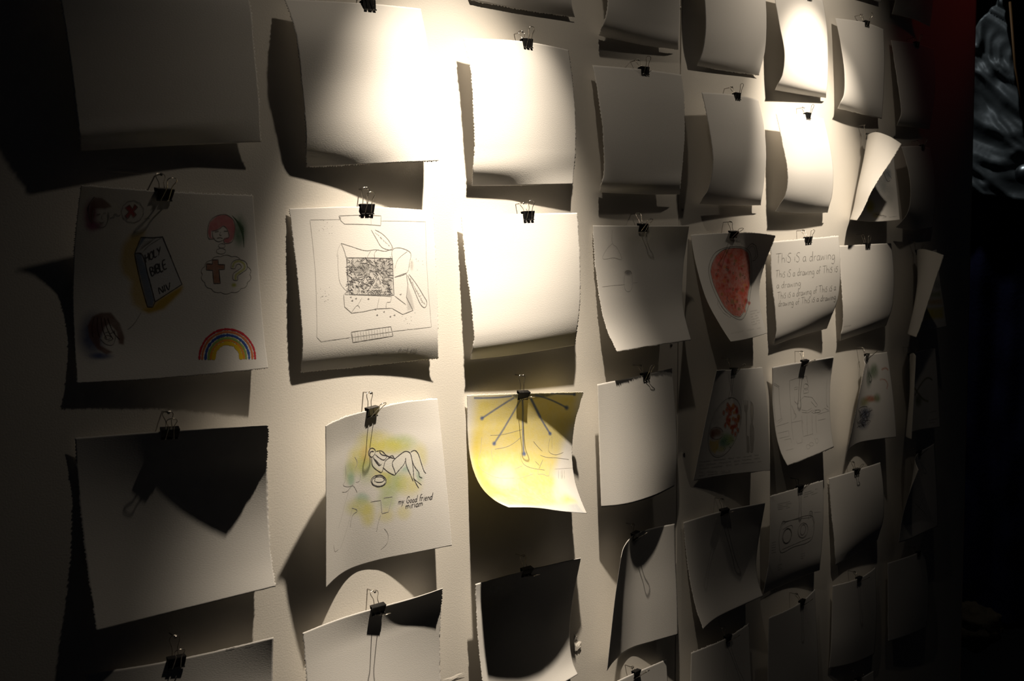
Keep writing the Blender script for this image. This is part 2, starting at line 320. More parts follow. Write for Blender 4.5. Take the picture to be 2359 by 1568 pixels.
SHEETS = [  # key, edges (top, right, bottom, left; tenths of a millimetre: along, off the board, up), ragged edges, grid, clip place, nail, handle tilt, label, short
    ('11', [[(-6560,209,2062),(-5603,262,2249),(-4532,247,2452)], [(-4532,247,2452),(-4448,348,1990),(-4359,293,1389),(-4277,229,872),(-4246,189,614),(-4225,160,455)], [(-6203,60,150),(-5248,110,305),(-4225,160,455)], [(-6560,209,2062),(-6515,430,1725),(-6457,444,1321),(-6391,398,924),(-6313,314,440),(-6281,267,245),(-6203,60,150)]], 'lr', 110, 0.569, (-5400,-180,2503), 28,
     'large blank sheet in deep shade at the upper left corner', 'the shaded blank sheet at upper left'),
    ('21', [[(-3893,140,2170),(-2750,206,2352),(-1858,139,2492)], [(-1858,139,2492),(-1782,180,2041),(-1730,250,1406),(-1713,310,882),(-1734,340,626),(-1747,360,469)], [(-3553,30,242),(-2746,195,341),(-1747,360,469)], [(-3893,140,2170),(-3841,320,1728),(-3767,300,1189),(-3690,250,696),(-3627,150,411),(-3553,30,242)]], 'lb', 110, 0.562, (-2751,-180,2552), 28,
     'blank sheet burnt out white along its right side, above the pencil grass box', 'the blank sheet burnt out white on its right side'),
    ('30', [[(-1191,180,4556),(-141,180,4826),(862,180,4978)], [(862,180,4978),(962,180,4195),(1004,180,3617),(1026,180,3227),(1256,50,3040)], [(-886,40,2835),(79,45,2912),(1256,50,3040)], [(-1191,180,4556),(-1085,200,3939),(-1007,200,3252),(-886,40,2835)]], 'b', 72, 0.594, (-54,-180,5087), 28,
     'blank sheet strip at the top edge, above the sheet with a glowing corner', 'the cut-off sheet above the sheet with a glowing corner'),
    ('31', [[(-1157,187,2228),(-93,270,2371),(925,223,2441)], [(925,223,2441),(972,282,1879),(1015,290,1421),(1064,247,900),(1081,199,600),(1059,200,409)], [(-874,30,236),(15,115,309),(1059,200,409)], [(-1157,187,2228),(-1112,272,1852),(-1057,272,1326),(-999,231,740),(-981,176,418),(-874,30,236)]], 'lr', 100, 0.550, (-15,-180,2542), 28,
     'blank sheet with a glowing upper left corner beside the white hot spot', 'the blank sheet with a glowing upper left corner'),
    ('40', [[(1464,172,4765),(2598,255,4925),(3524,276,5032)], [(3524,276,5032),(3590,324,4489),(3657,291,3851),(3707,251,3353),(3724,224,3108),(3920,70,3018)], [(1835,40,2871),(2812,55,2912),(3920,70,3018)], [(1464,172,4765),(1538,337,4171),(1602,401,3637),(1652,362,3120),(1634,278,2918),(1835,40,2871)]], 'lb', 72, 0.588, (2677,-180,5180), 28,
     'blank sheet cut by the top edge, its right side along the panel seam', 'the cut-off sheet whose right side meets the panel seam'),
    ('41', [[(1571,137,2337),(2710,270,2437),(3641,346,2492)], [(3641,346,2492),(3667,396,2020),(3709,372,1396),(3745,306,882),(3753,269,615),(3915,130,472)], [(1854,40,357),(2573,85,380),(3915,130,472)], [(1571,137,2337),(1608,247,1779),(1652,313,1093),(1681,291,618),(1674,236,439),(1854,40,357)]], 'lr', 72, 0.550, (2683,-180,2606), 28,
     'evenly grey blank sheet between the two light pools, left of the panel seam', 'the evenly grey blank sheet left of the panel seam'),
    ('50', [[(4288,175,4740),(5326,258,4885),(6325,188,5003)], [(6325,188,5003),(6398,275,4464),(6459,275,3898),(6508,214,3421),(6502,145,3153),(6583,50,3010)], [(4525,40,2846),(5549,45,2915),(6583,50,3010)], [(4288,175,4740),(4332,271,4234),(4377,310,3779),(4415,289,3372),(4444,207,3049),(4437,145,2906),(4525,40,2846)]], 'b', 72, 0.544, (5397,-180,5153), 28,
     'blank sheet cut by the top edge, first to the right of the panel seam', 'the cut-off sheet just right of the panel seam'),
    ('51', [[(4306,304,2295),(5360,270,2420),(6379,164,2490)], [(6379,164,2490),(6428,266,1980),(6482,290,1396),(6524,225,859),(6528,184,610),(6639,93,470)], [(4558,104,350),(5543,83,395),(6639,93,470)], [(4306,304,2295),(4386,422,1623),(4441,466,1086),(4470,368,635),(4436,267,448),(4558,104,350)]], 'l', 72, 0.569, (5466,-180,2587), 28,
     'bulging blank sheet with a brown lit side, straight above the red pot drawing', 'the bulging blank sheet above the red pot drawing'),
    ('60', [[(6793,215,4650),(7927,262,4807),(8835,168,4922)], [(8835,168,4922),(8907,228,4398),(8978,231,3774),(9036,201,3240),(9042,176,3040),(9237,60,2961)], [(7167,50,2813),(8094,55,2873),(9237,60,2961)], [(6793,215,4650),(6860,328,3967),(6917,408,3416),(6952,338,3013),(6931,252,2850),(7167,50,2813)]], 'b', 72, 0.631, (8066,-180,5103), 28,
     'long pale blank sheet at the top edge above the brightest bulging sheet', 'the long pale sheet at the top edge'),
    ('61', [[(6937,224,2289),(8073,251,2422),(9009,139,2472)], [(9009,139,2472),(9064,270,1854),(9115,323,1299),(9153,282,842),(9145,228,615),(9276,124,488)], [(7181,90,385),(8062,114,403),(9276,124,488)], [(6937,224,2289),(6998,341,1701),(7053,434,1099),(7083,366,678),(7045,254,486),(7181,90,385)]], 'l', 72, 0.569, (8108,-180,2580), 30,
     'brightest bulging blank sheet, hung above the handwritten lettering', 'the bright bulging sheet above the handwritten lettering'),
    ('7m', [[(9234,204,7206),(10291,266,7357),(11297,240,7462)], [(11297,240,7462),(11364,283,6835),(11445,281,6074),(11642,120,5506)], [(9716,120,5331),(10669,120,5429),(11642,120,5506)], [(9234,204,7206),(9303,278,6568),(9376,323,5846),(9716,120,5331)]], 'l', 72, 0.594, (10454,-180,7714), 28,
     'blank sheet mostly above the frame near the top right, dark shadow beneath', 'the sheet mostly above the frame near the top right'),
    ('8m', [[(11854,196,7137),(13099,269,7295),(13892,306,7367)], [(13892,306,7367),(13952,371,6647),(13995,348,5921),(14154,220,5428)], [(12263,100,5371),(13251,160,5448),(14154,220,5428)], [(11854,196,7137),(11879,322,6465),(11912,362,5767),(12263,100,5371)]], 'l', 72, 0.644, (13170,-180,7628), 28,
     'reddish lit sheet end at the top right corner of the board', 'the reddish sheet end at the top right'),
    ('70', [[(9469,128,4699),(10552,270,4795),(11533,245,4840)], [(11533,245,4840),(11569,264,4129),(11598,243,3440),(11604,223,3047),(11712,162,2827)], [(9612,140,2778),(10487,209,2774),(11712,162,2827)], [(9469,128,4699),(9490,247,4140),(9516,336,3479),(9528,318,3019),(9499,250,2852),(9612,140,2778)]], 'b', 72, 0.556, (10604,-180,4998), 28,
     'bluish white curved sheet near the top, above the sheet rolled into a cone', 'the bluish white curved sheet near the top right'),
    ('80', [[(12232,105,4753),(13251,236,4847),(14310,264,4910)], [(14310,264,4910),(14355,305,4176),(14405,256,3540),(14398,201,3148),(14521,114,2930)], [(12492,166,2764),(13382,191,2831),(14521,114,2930)], [(12232,105,4753),(12286,223,3956),(12339,318,3235),(12361,324,2982),(12343,271,2828),(12492,166,2764)]], 'l', 72, 0.531, (13350,-180,5013), 28,
     'blank curved sheet below the reddish sheet end at the top right', 'the blank sheet below the reddish sheet end'),
    ('81', [[(12390,337,2236),(13600,269,2390),(14456,162,2443)], [(14456,162,2443),(14516,250,1803),(14592,257,1036),(14661,177,435)], [(12543,173,336),(13573,163,326),(14661,177,435)], [(12390,337,2236),(12468,470,1696),(12524,519,1182),(12555,444,674),(12543,173,336)]], 'l', 72, 0.650, (13702,-180,2541), 28,
     'dark bulging blank sheet just right of the pale paper cone', 'the dark bulging sheet right of the paper cone'),
    ('12', [[(-6307,366,-235),(-5422,240,-219),(-4275,40,-158)], [(-4275,40,-158),(-4243,40,-664),(-4218,82,-1329),(-4206,141,-1841),(-4198,211,-2182)], [(-6299,100,-2234),(-5300,129,-2229),(-4198,211,-2182)], [(-6307,366,-235),(-6318,223,-633),(-6313,80,-1200),(-6300,40,-1780),(-6299,100,-2234)]], 'tlb', 190, 0.438, (-5417,-180,-28), 26,
     'drawing of a blue Bible with three heads, a cross and a rainbow', 'the Bible and rainbow drawing'),
    ('22', [[(-3803,40,-279),(-2772,177,-198),(-1699,184,-179)], [(-1699,184,-179),(-1681,214,-854),(-1648,207,-1503),(-1628,191,-1927),(-1571,126,-2193)], [(-3661,30,-2279),(-2656,33,-2245),(-1571,126,-2193)], [(-3803,40,-279),(-3762,109,-908),(-3736,155,-1434),(-3708,158,-1909),(-3697,111,-2135),(-3661,30,-2279)]], 'lrb', 170, 0.494, (-2765,-180,39), 24,
     'pencil drawing of a torn box filled with grass, taped edges drawn around it', 'the pencil drawing of a box of grass'),
    ('32', [[(-1138,101,-216),(7,263,-118),(913,428,-59)], [(913,428,-59),(955,447,-721),(1013,398,-1455),(1024,328,-1853),(1101,220,-2104)], [(-913,50,-2245),(-1,135,-2199),(1101,220,-2104)], [(-1138,101,-216),(-1095,143,-836),(-1064,227,-1446),(-1034,256,-1935),(-1030,211,-2119),(-913,50,-2245)]], 'lr', 100, 0.562, (16,-180,41), 22,
     'blank cream sheet directly above the yellow painting', 'the blank cream sheet above the yellow painting'),
    ('42', [[(1682,64,-189),(2669,290,-156),(3652,532,-117)], [(3652,532,-117),(3755,396,-478),(3781,326,-782),(3831,279,-1469),(3869,436,-2103)], [(1806,487,-2224),(2736,440,-2169),(3869,436,-2103)], [(1682,64,-189),(1707,83,-757),(1737,154,-1319),(1767,270,-1810),(1806,487,-2224)]], 'lb', 100, 0.506, (2723,-180,57), 36,
     'shaded sheet with a faint pencil jar, left of the red pot drawing', 'the faint pencil jar drawing'),
    ('52', [[(4377,40,-224),(5460,241,-135),(5996,421,-126),(6388,578,-165)], [(6388,578,-165),(6470,420,-418),(6493,314,-631),(6542,148,-1139),(6586,157,-1612),(6642,256,-2068)], [(4642,748,-2148),(5786,393,-2140),(6642,256,-2068)], [(4377,40,-224),(4427,134,-762),(4499,318,-1393),(4574,542,-1823),(4642,748,-2148)]], 'tr', 160, 0.525, (5475,-180,73), 42,
     'drawing of a big red pot seen from above, its corners curling out', 'the red pot drawing'),
    ('62', [[(6973,116,-238),(8064,270,-136),(8992,529,-43)], [(8992,529,-43),(9048,551,-659),(9147,455,-1400),(9141,311,-1790),(9322,125,-2039)], [(7304,30,-2333),(8423,56,-2158),(9322,125,-2039)], [(6973,116,-238),(7034,109,-872),(7095,162,-1573),(7148,167,-2013),(7159,133,-2206),(7304,30,-2333)]], 'ltb', 72, 0.575, (8186,-180,45), 28,
     'sheet with pencil lettering that reads This is a drawing', 'the sheet lettered This is a drawing'),
    ('72', [[(9724,178,-212),(10865,267,-142),(11784,406,-81)], [(11784,406,-81),(11836,471,-894),(11922,395,-1609),(11927,314,-1865),(12134,171,-2030)], [(10076,48,-2333),(11138,92,-2183),(12134,171,-2030)], [(9724,178,-212),(9783,204,-1017),(9838,227,-1594),(9881,202,-1982),(9886,165,-2193),(10076,48,-2333)]], 'l', 72, 0.550, (10865,-180,90), 14,
     'small grey blank sheet right of the pencil lettering', 'the grey blank sheet right of the pencil lettering'),
    ('13', [[(-6324,62,-2802),(-5397,221,-2806),(-4358,491,-2816)], [(-4358,491,-2816),(-4281,324,-3124),(-4231,211,-3378),(-4194,151,-3912),(-4176,189,-4431),(-4169,272,-4781)], [(-6239,327,-4777),(-5365,176,-4824),(-4169,272,-4781)], [(-6324,62,-2802),(-6294,40,-3317),(-6265,78,-3817),(-6248,181,-4301),(-6239,327,-4777)]], 'lr', 110, 0.469, (-5382,-180,-2612), 14,
     'big blank sheet under the Bible drawing crossed by a long clip shadow', 'the blank sheet under the Bible drawing'),
    ('23', [[(-3654,576,-2880),(-3199,346,-2828),(-2747,227,-2795),(-2185,150,-2750),(-1613,156,-2747)], [(-1613,156,-2747),(-1590,189,-3116),(-1578,224,-3417),(-1545,293,-4136),(-1512,335,-4776)], [(-3492,289,-4941),(-3027,52,-4872),(-2544,40,-4839),(-1990,165,-4815),(-1512,335,-4776)], [(-3654,576,-2880),(-3603,493,-3209),(-3583,460,-3533),(-3538,376,-4248),(-3492,289,-4941)]], 't', 170, 0.463, (-2726,-180,-2587), 40,
     'green tinted drawing of a friend lying down reading beside a hat', 'the drawing of a friend reading'),
    ('33', [[(-1002,66,-2751),(-32,215,-2784),(1036,458,-2822)], [(1036,458,-2822),(1114,297,-3073),(1131,207,-3275),(1120,145,-3800),(1085,246,-4267),(1049,529,-4711)], [(-987,924,-4226),(-422,887,-4328),(237,770,-4504),(1049,529,-4711)], [(-1002,66,-2751),(-978,43,-3004),(-972,40,-3256),(-952,92,-3704),(-968,298,-4005),(-986,594,-4160),(-987,924,-4226)]], 'tr', 170, 0.475, (11,-180,-2522), 58,
     'yellow painted sheet with blue rays, its lower left corner curling out', 'the yellow painting with blue rays'),
    ('43', [[(1545,295,-2744),(2811,266,-2659),(3617,216,-2600)], [(3617,216,-2600),(3662,266,-3384),(3691,290,-4157),(3687,233,-4708)], [(1676,276,-4757),(2085,438,-4751),(2750,453,-4727),(3687,233,-4708)], [(1545,295,-2744),(1602,278,-3487),(1644,273,-4199),(1676,276,-4757)]], '', 72, 0.606, (2799,-180,-2515), 35,
     'blank sheet right of the yellow painting with its lower edge lifted over a dark shadow', 'the blank sheet right of the yellow painting'),
    ('53', [[(4615,470,-2678),(5515,269,-2723),(6653,162,-2747)], [(6653,162,-2747),(6642,287,-3466),(6615,353,-4151),(6593,405,-4783)], [(4532,40,-4752),(5536,158,-4756),(6593,405,-4783)], [(4615,470,-2678),(4572,366,-3215),(4541,199,-4029),(4532,40,-4752)]], 'tb', 150, 0.419, (5471,-180,-2518), 42,
     'drawing of a plate of red and green food with a fork and knife', 'the drawing of a plate of food'),
    ('63', [[(7107,114,-2773),(8102,273,-2698),(9119,403,-2637)], [(9119,403,-2637),(9244,299,-2950),(9267,256,-3202),(9318,229,-3780),(9363,245,-4262),(9397,295,-4645)], [(7309,382,-4782),(8371,329,-4729),(9397,295,-4645)], [(7107,114,-2773),(7188,77,-3153),(7218,70,-3531),(7264,132,-4155),(7289,233,-4522),(7309,382,-4782)]], 'tb', 72, 0.500, (8192,-180,-2496), 45,
     'light pencil drawing of a kitchen, right of the food plate', 'the pencil kitchen drawing'),
    ('14', [[(-6270,40,-5311),(-5347,170,-5368),(-4238,332,-5360)], [(-4238,332,-5360),(-4203,235,-5886),(-4187,213,-6428),(-4180,292,-6933),(-4180,386,-7374)], [(-6223,164,-7426),(-5329,334,-7395),(-4180,386,-7374)], [(-6270,40,-5311),(-6273,79,-5893),(-6266,115,-6677),(-6223,164,-7426)]], 'l', 90, 0.456, (-5347,-180,-5115), 28,
     'sheet cut by the bottom left corner with faint writing at its upper right', 'the sheet at the bottom left corner'),
    ('24', [[(-3793,233,-5448),(-3274,226,-5404),(-2731,282,-5373),(-2225,374,-5340),(-1750,427,-5298)], [(-1750,427,-5298),(-1677,304,-5596),(-1677,277,-5810),(-1668,255,-6307),(-1662,273,-6854),(-1659,352,-7442)], [(-3709,489,-7460),(-2808,485,-7436),(-1659,352,-7442)], [(-3793,233,-5448),(-3765,240,-5848),(-3746,289,-6327),(-3727,379,-6899),(-3709,489,-7460)]], 'lr', 100, 0.525, (-2686,-180,-5201), 62,
     'blank sheet below the reading friend drawing with a deep brown shadow', 'the blank sheet below the reading friend drawing'),
    ('34', [[(-1003,241,-5449),(-12,292,-5435),(982,466,-5416)], [(982,466,-5416),(1086,287,-5800),(1098,205,-6089),(1130,94,-6760),(1168,118,-7190),(1197,215,-7404)], [(-868,508,-7589),(222,294,-7486),(1197,215,-7404)], [(-1003,241,-5449),(-978,226,-5726),(-979,241,-5991),(-960,285,-6554),(-926,368,-7047),(-868,508,-7589)]], 'l', 100, 0.488, (24,-180,-5260), 58,
     'blank sheet below the yellow painting almost filled by a black shadow', 'the black shadowed sheet below the yellow painting'),
    ('44', [[(1749,642,-5509),(2149,390,-5436),(2642,200,-5386),(3123,168,-5379),(3734,216,-5390)], [(3734,216,-5390),(3748,231,-6050),(3771,260,-6758),(3792,262,-7411)], [(1788,320,-7484),(2267,119,-7471),(2755,40,-7451),(3297,138,-7435),(3792,262,-7411)], [(1749,642,-5509),(1767,504,-6218),(1780,406,-6863),(1788,320,-7484)]], '', 72, 0.481, (2642,-180,-5233), 50,
     'grey blank sheet curling out on its left, beside the panel seam at lower centre', 'the grey sheet curling out at lower centre'),
    ('54', [[(4235,40,-5484),(5255,237,-5396),(6169,564,-5334)], [(6169,564,-5334),(6313,414,-5723),(6363,331,-6027),(6451,208,-6680),(6486,241,-7031),(6501,344,-7300)], [(4461,345,-7463),(5100,194,-7446),(5785,228,-7389),(6501,344,-7300)], [(4235,40,-5484),(4297,59,-6033),(4358,119,-6601),(4410,213,-7078),(4461,345,-7463)]], 'l', 72, 0.519, (5293,-180,-5195), 48,
     'blank sheet below the plate of food with a brown pointed shadow', 'the blank sheet below the plate of food'),
    ('64', [[(6938,207,-5379),(8076,223,-5353),(9010,257,-5329)], [(9010,257,-5329),(9033,267,-6037),(9059,235,-6719),(9068,200,-7105),(9157,133,-7369)], [(7019,30,-7448),(8168,33,-7422),(9157,133,-7369)], [(6938,207,-5379),(6954,208,-6067),(6982,163,-6797),(6970,102,-7187),(7019,30,-7448)]], 'tb', 90, 0.556, (8094,-180,-5195), 45,
     'pencil sketch of a cassette player with small notes', 'the cassette player sketch'),
    ('74', [[(9678,40,-5413),(10624,245,-5311),(11758,261,-5279)], [(11758,261,-5279),(11808,338,-6057),(11884,295,-6705),(11892,218,-6995),(12051,100,-7216)], [(9941,106,-7427),(11169,71,-7351),(12051,100,-7216)], [(9678,40,-5413),(9750,67,-6090),(9813,119,-6783),(9850,133,-7169),(9941,106,-7427)]], 'l', 72, 0.444, (10581,-180,-5144), 30,
     'grey blank sheet right of the cassette player sketch', 'the grey blank sheet right of the cassette player sketch'),
    ('45', [[(1742,334,-7720),(2633,248,-7769),(3761,39,-7913)], [(3761,39,-7913),(3759,96,-8553),(3735,169,-9163),(3691,258,-9877)], [(1649,473,-9599),(2686,270,-9816),(3691,258,-9877)], [(1742,334,-7720),(1710,365,-8354),(1685,419,-8980),(1649,473,-9599)]], 'l', 72, 0.438, (2634,-180,-7713), 50,
     'top corner of a blank sheet at the bottom edge, left of the seam', 'the sheet corner at the bottom edge by the seam'),
    ('55', [[(4218,253,-7854),(5387,251,-7874),(6284,162,-7839)], [(6284,162,-7839),(6290,197,-8492),(6286,249,-9181),(6268,302,-9952)], [(4198,273,-9932),(5145,293,-9923),(6268,302,-9952)], [(4218,253,-7854),(4208,250,-8558),(4201,263,-9284),(4198,273,-9932)]], 't', 72, 0.575, (5402,-180,-7710), 50,
     'blank sheet cut by the bottom edge, under the sheet with the pointed brown shadow', 'the cut-off sheet under the pointed brown shadow'),
    ('65', [[(6838,276,-7839),(7500,292,-7831),(8173,270,-7809),(8895,167,-7731)], [(8895,167,-7731),(8929,192,-8437),(8949,234,-9109),(8951,267,-9876)], [(6890,247,-9923),(7835,314,-9876),(8951,267,-9876)], [(6838,276,-7839),(6853,258,-8538),(6870,248,-9220),(6890,247,-9923)]], 't', 72, 0.638, (8114,-180,-7668), 48,
     'blank sheet at the bottom below the cassette player sketch', 'the blank sheet below the cassette player sketch'),
    ('75', [[(9854,86,-7882),(10745,266,-7861),(11947,97,-7889)], [(11947,97,-7889),(11929,153,-8650),(11906,167,-9388),(11858,148,-9991)], [(9829,40,-9803),(10768,157,-9910),(11858,148,-9991)], [(9854,86,-7882),(9876,67,-8602),(9847,74,-9295),(9829,40,-9803)]], 't', 72, 0.431, (10745,-180,-7738), 52,
     'dim blank sheet low on the board, second from the dark right end', 'the dim blank sheet second from the dark right end'),
    ('85', [[(12591,115,-7908),(14069,259,-7892),(14677,129,-7921)], [(14677,129,-7921),(14668,263,-8789),(14651,286,-9471),(14625,252,-9994)], [(12566,177,-9858),(13656,235,-9947),(14625,252,-9994)], [(12591,115,-7908),(12604,123,-8594),(12590,142,-9240),(12566,177,-9858)]], 'l', 72, 0.675, (14015,-180,-7785), 45,
     'nearly black blank sheet low on the right, last of its row', 'the nearly black sheet last in its row'),
    ('76', [[(9611,151,-10207),(10793,258,-10269),(11684,225,-10325)], [(11684,225,-10325),(11641,304,-11085),(11600,358,-11798),(11567,353,-12373)], [(9498,215,-12247),(10458,303,-12311),(11567,353,-12373)], [(9611,151,-10207),(9574,182,-10885),(9537,193,-11568),(9498,215,-12247)]], 'l', 72, 0.588, (10836,-180,-10098), 28,
     'sheet top just showing at the bottom edge toward the right', 'the sheet top just showing at the bottom edge'),
    ('71', [[(10697,1084,2015),(10635,847,2199),(10631,551,2332),(10851,236,2331),(11566,219,2318),(11964,329,2230)], [(11964,329,2230),(11827,456,1535),(11686,580,1011),(11408,766,422)], [(9851,506,329),(10546,40,417),(11084,276,384),(11408,766,422)], [(10697,1084,2015),(10373,978,1587),(10042,755,985),(9917,608,544),(9851,506,329)]], 'l', 110, 0.475, (10850,-180,2573), 40,
     'sheet rolled outward into a pale cone with blue and yellow smudges inside', 'the sheet rolled into a pale cone with blue smudges'),
    ('82', [[(12971,1152,-352),(12957,831,-228),(13280,458,-171),(13650,228,-203),(14231,224,-205),(14405,401,-140)], [(14405,401,-140),(14472,466,-856),(14528,556,-1518),(14577,624,-2093)], [(12671,665,-2311),(12912,351,-2244),(13714,373,-2211),(14577,624,-2093)], [(12971,1152,-352),(12823,995,-1043),(12717,791,-1872),(12671,665,-2311)]], 'l', 90, 0.631, (13675,-180,38), 28,
     'sheet rolled outward at far right with a yellow band on its inside', 'the rolled sheet with a yellow band'),
    ('73', [[(10004,690,-2816),(10515,413,-2738),(10991,256,-2687),(11508,241,-2669),(12003,265,-2657)], [(12003,265,-2657),(12032,397,-3565),(12051,463,-4194),(12070,496,-4682)], [(10078,259,-4834),(10932,105,-4749),(11528,241,-4715),(12070,496,-4682)], [(10004,690,-2816),(10021,555,-3471),(10048,414,-4166),(10078,259,-4834)]], 'l', 100, 0.500, (10969,-180,-2508), 45,
     'sheet with blue, red and green crayon marks right of the kitchen drawing', 'the crayon drawing right of the kitchen drawing'),
    ('83', [[(12653,672,-2760),(13230,341,-2725),(13375,216,-2780),(14040,248,-2697),(14584,352,-2669)], [(14584,352,-2669),(14622,408,-3419),(14645,446,-4091),(14665,485,-4697)], [(12724,580,-4794),(13089,284,-4780),(13915,235,-4738),(14665,485,-4697)], [(12653,672,-2760),(12669,648,-3443),(12696,611,-4185),(12724,580,-4794)]], 'l', 80, 0.469, (13450,-180,-2600), 28,
     'dim narrow sheet with dark green brush marks near the right end', 'the dim sheet with dark green brush marks'),
    ('84', [[(12709,769,-5509),(13254,451,-5364),(13885,270,-5297),(14342,287,-5225),(14670,339,-5142)], [(14670,339,-5142),(14776,357,-5926),(14834,383,-6615),(14848,404,-7335)], [(12810,278,-7407),(13366,307,-7416),(13942,389,-7349),(14848,404,-7335)], [(12709,769,-5509),(12742,548,-6120),(12777,366,-6789),(12810,278,-7407)]], 'l', 72, 0.638, (13860,-180,-5194), 45,
     'dark curled sheet near the right end below the dark green brush marks', 'the dark curled sheet near the right end'),
]
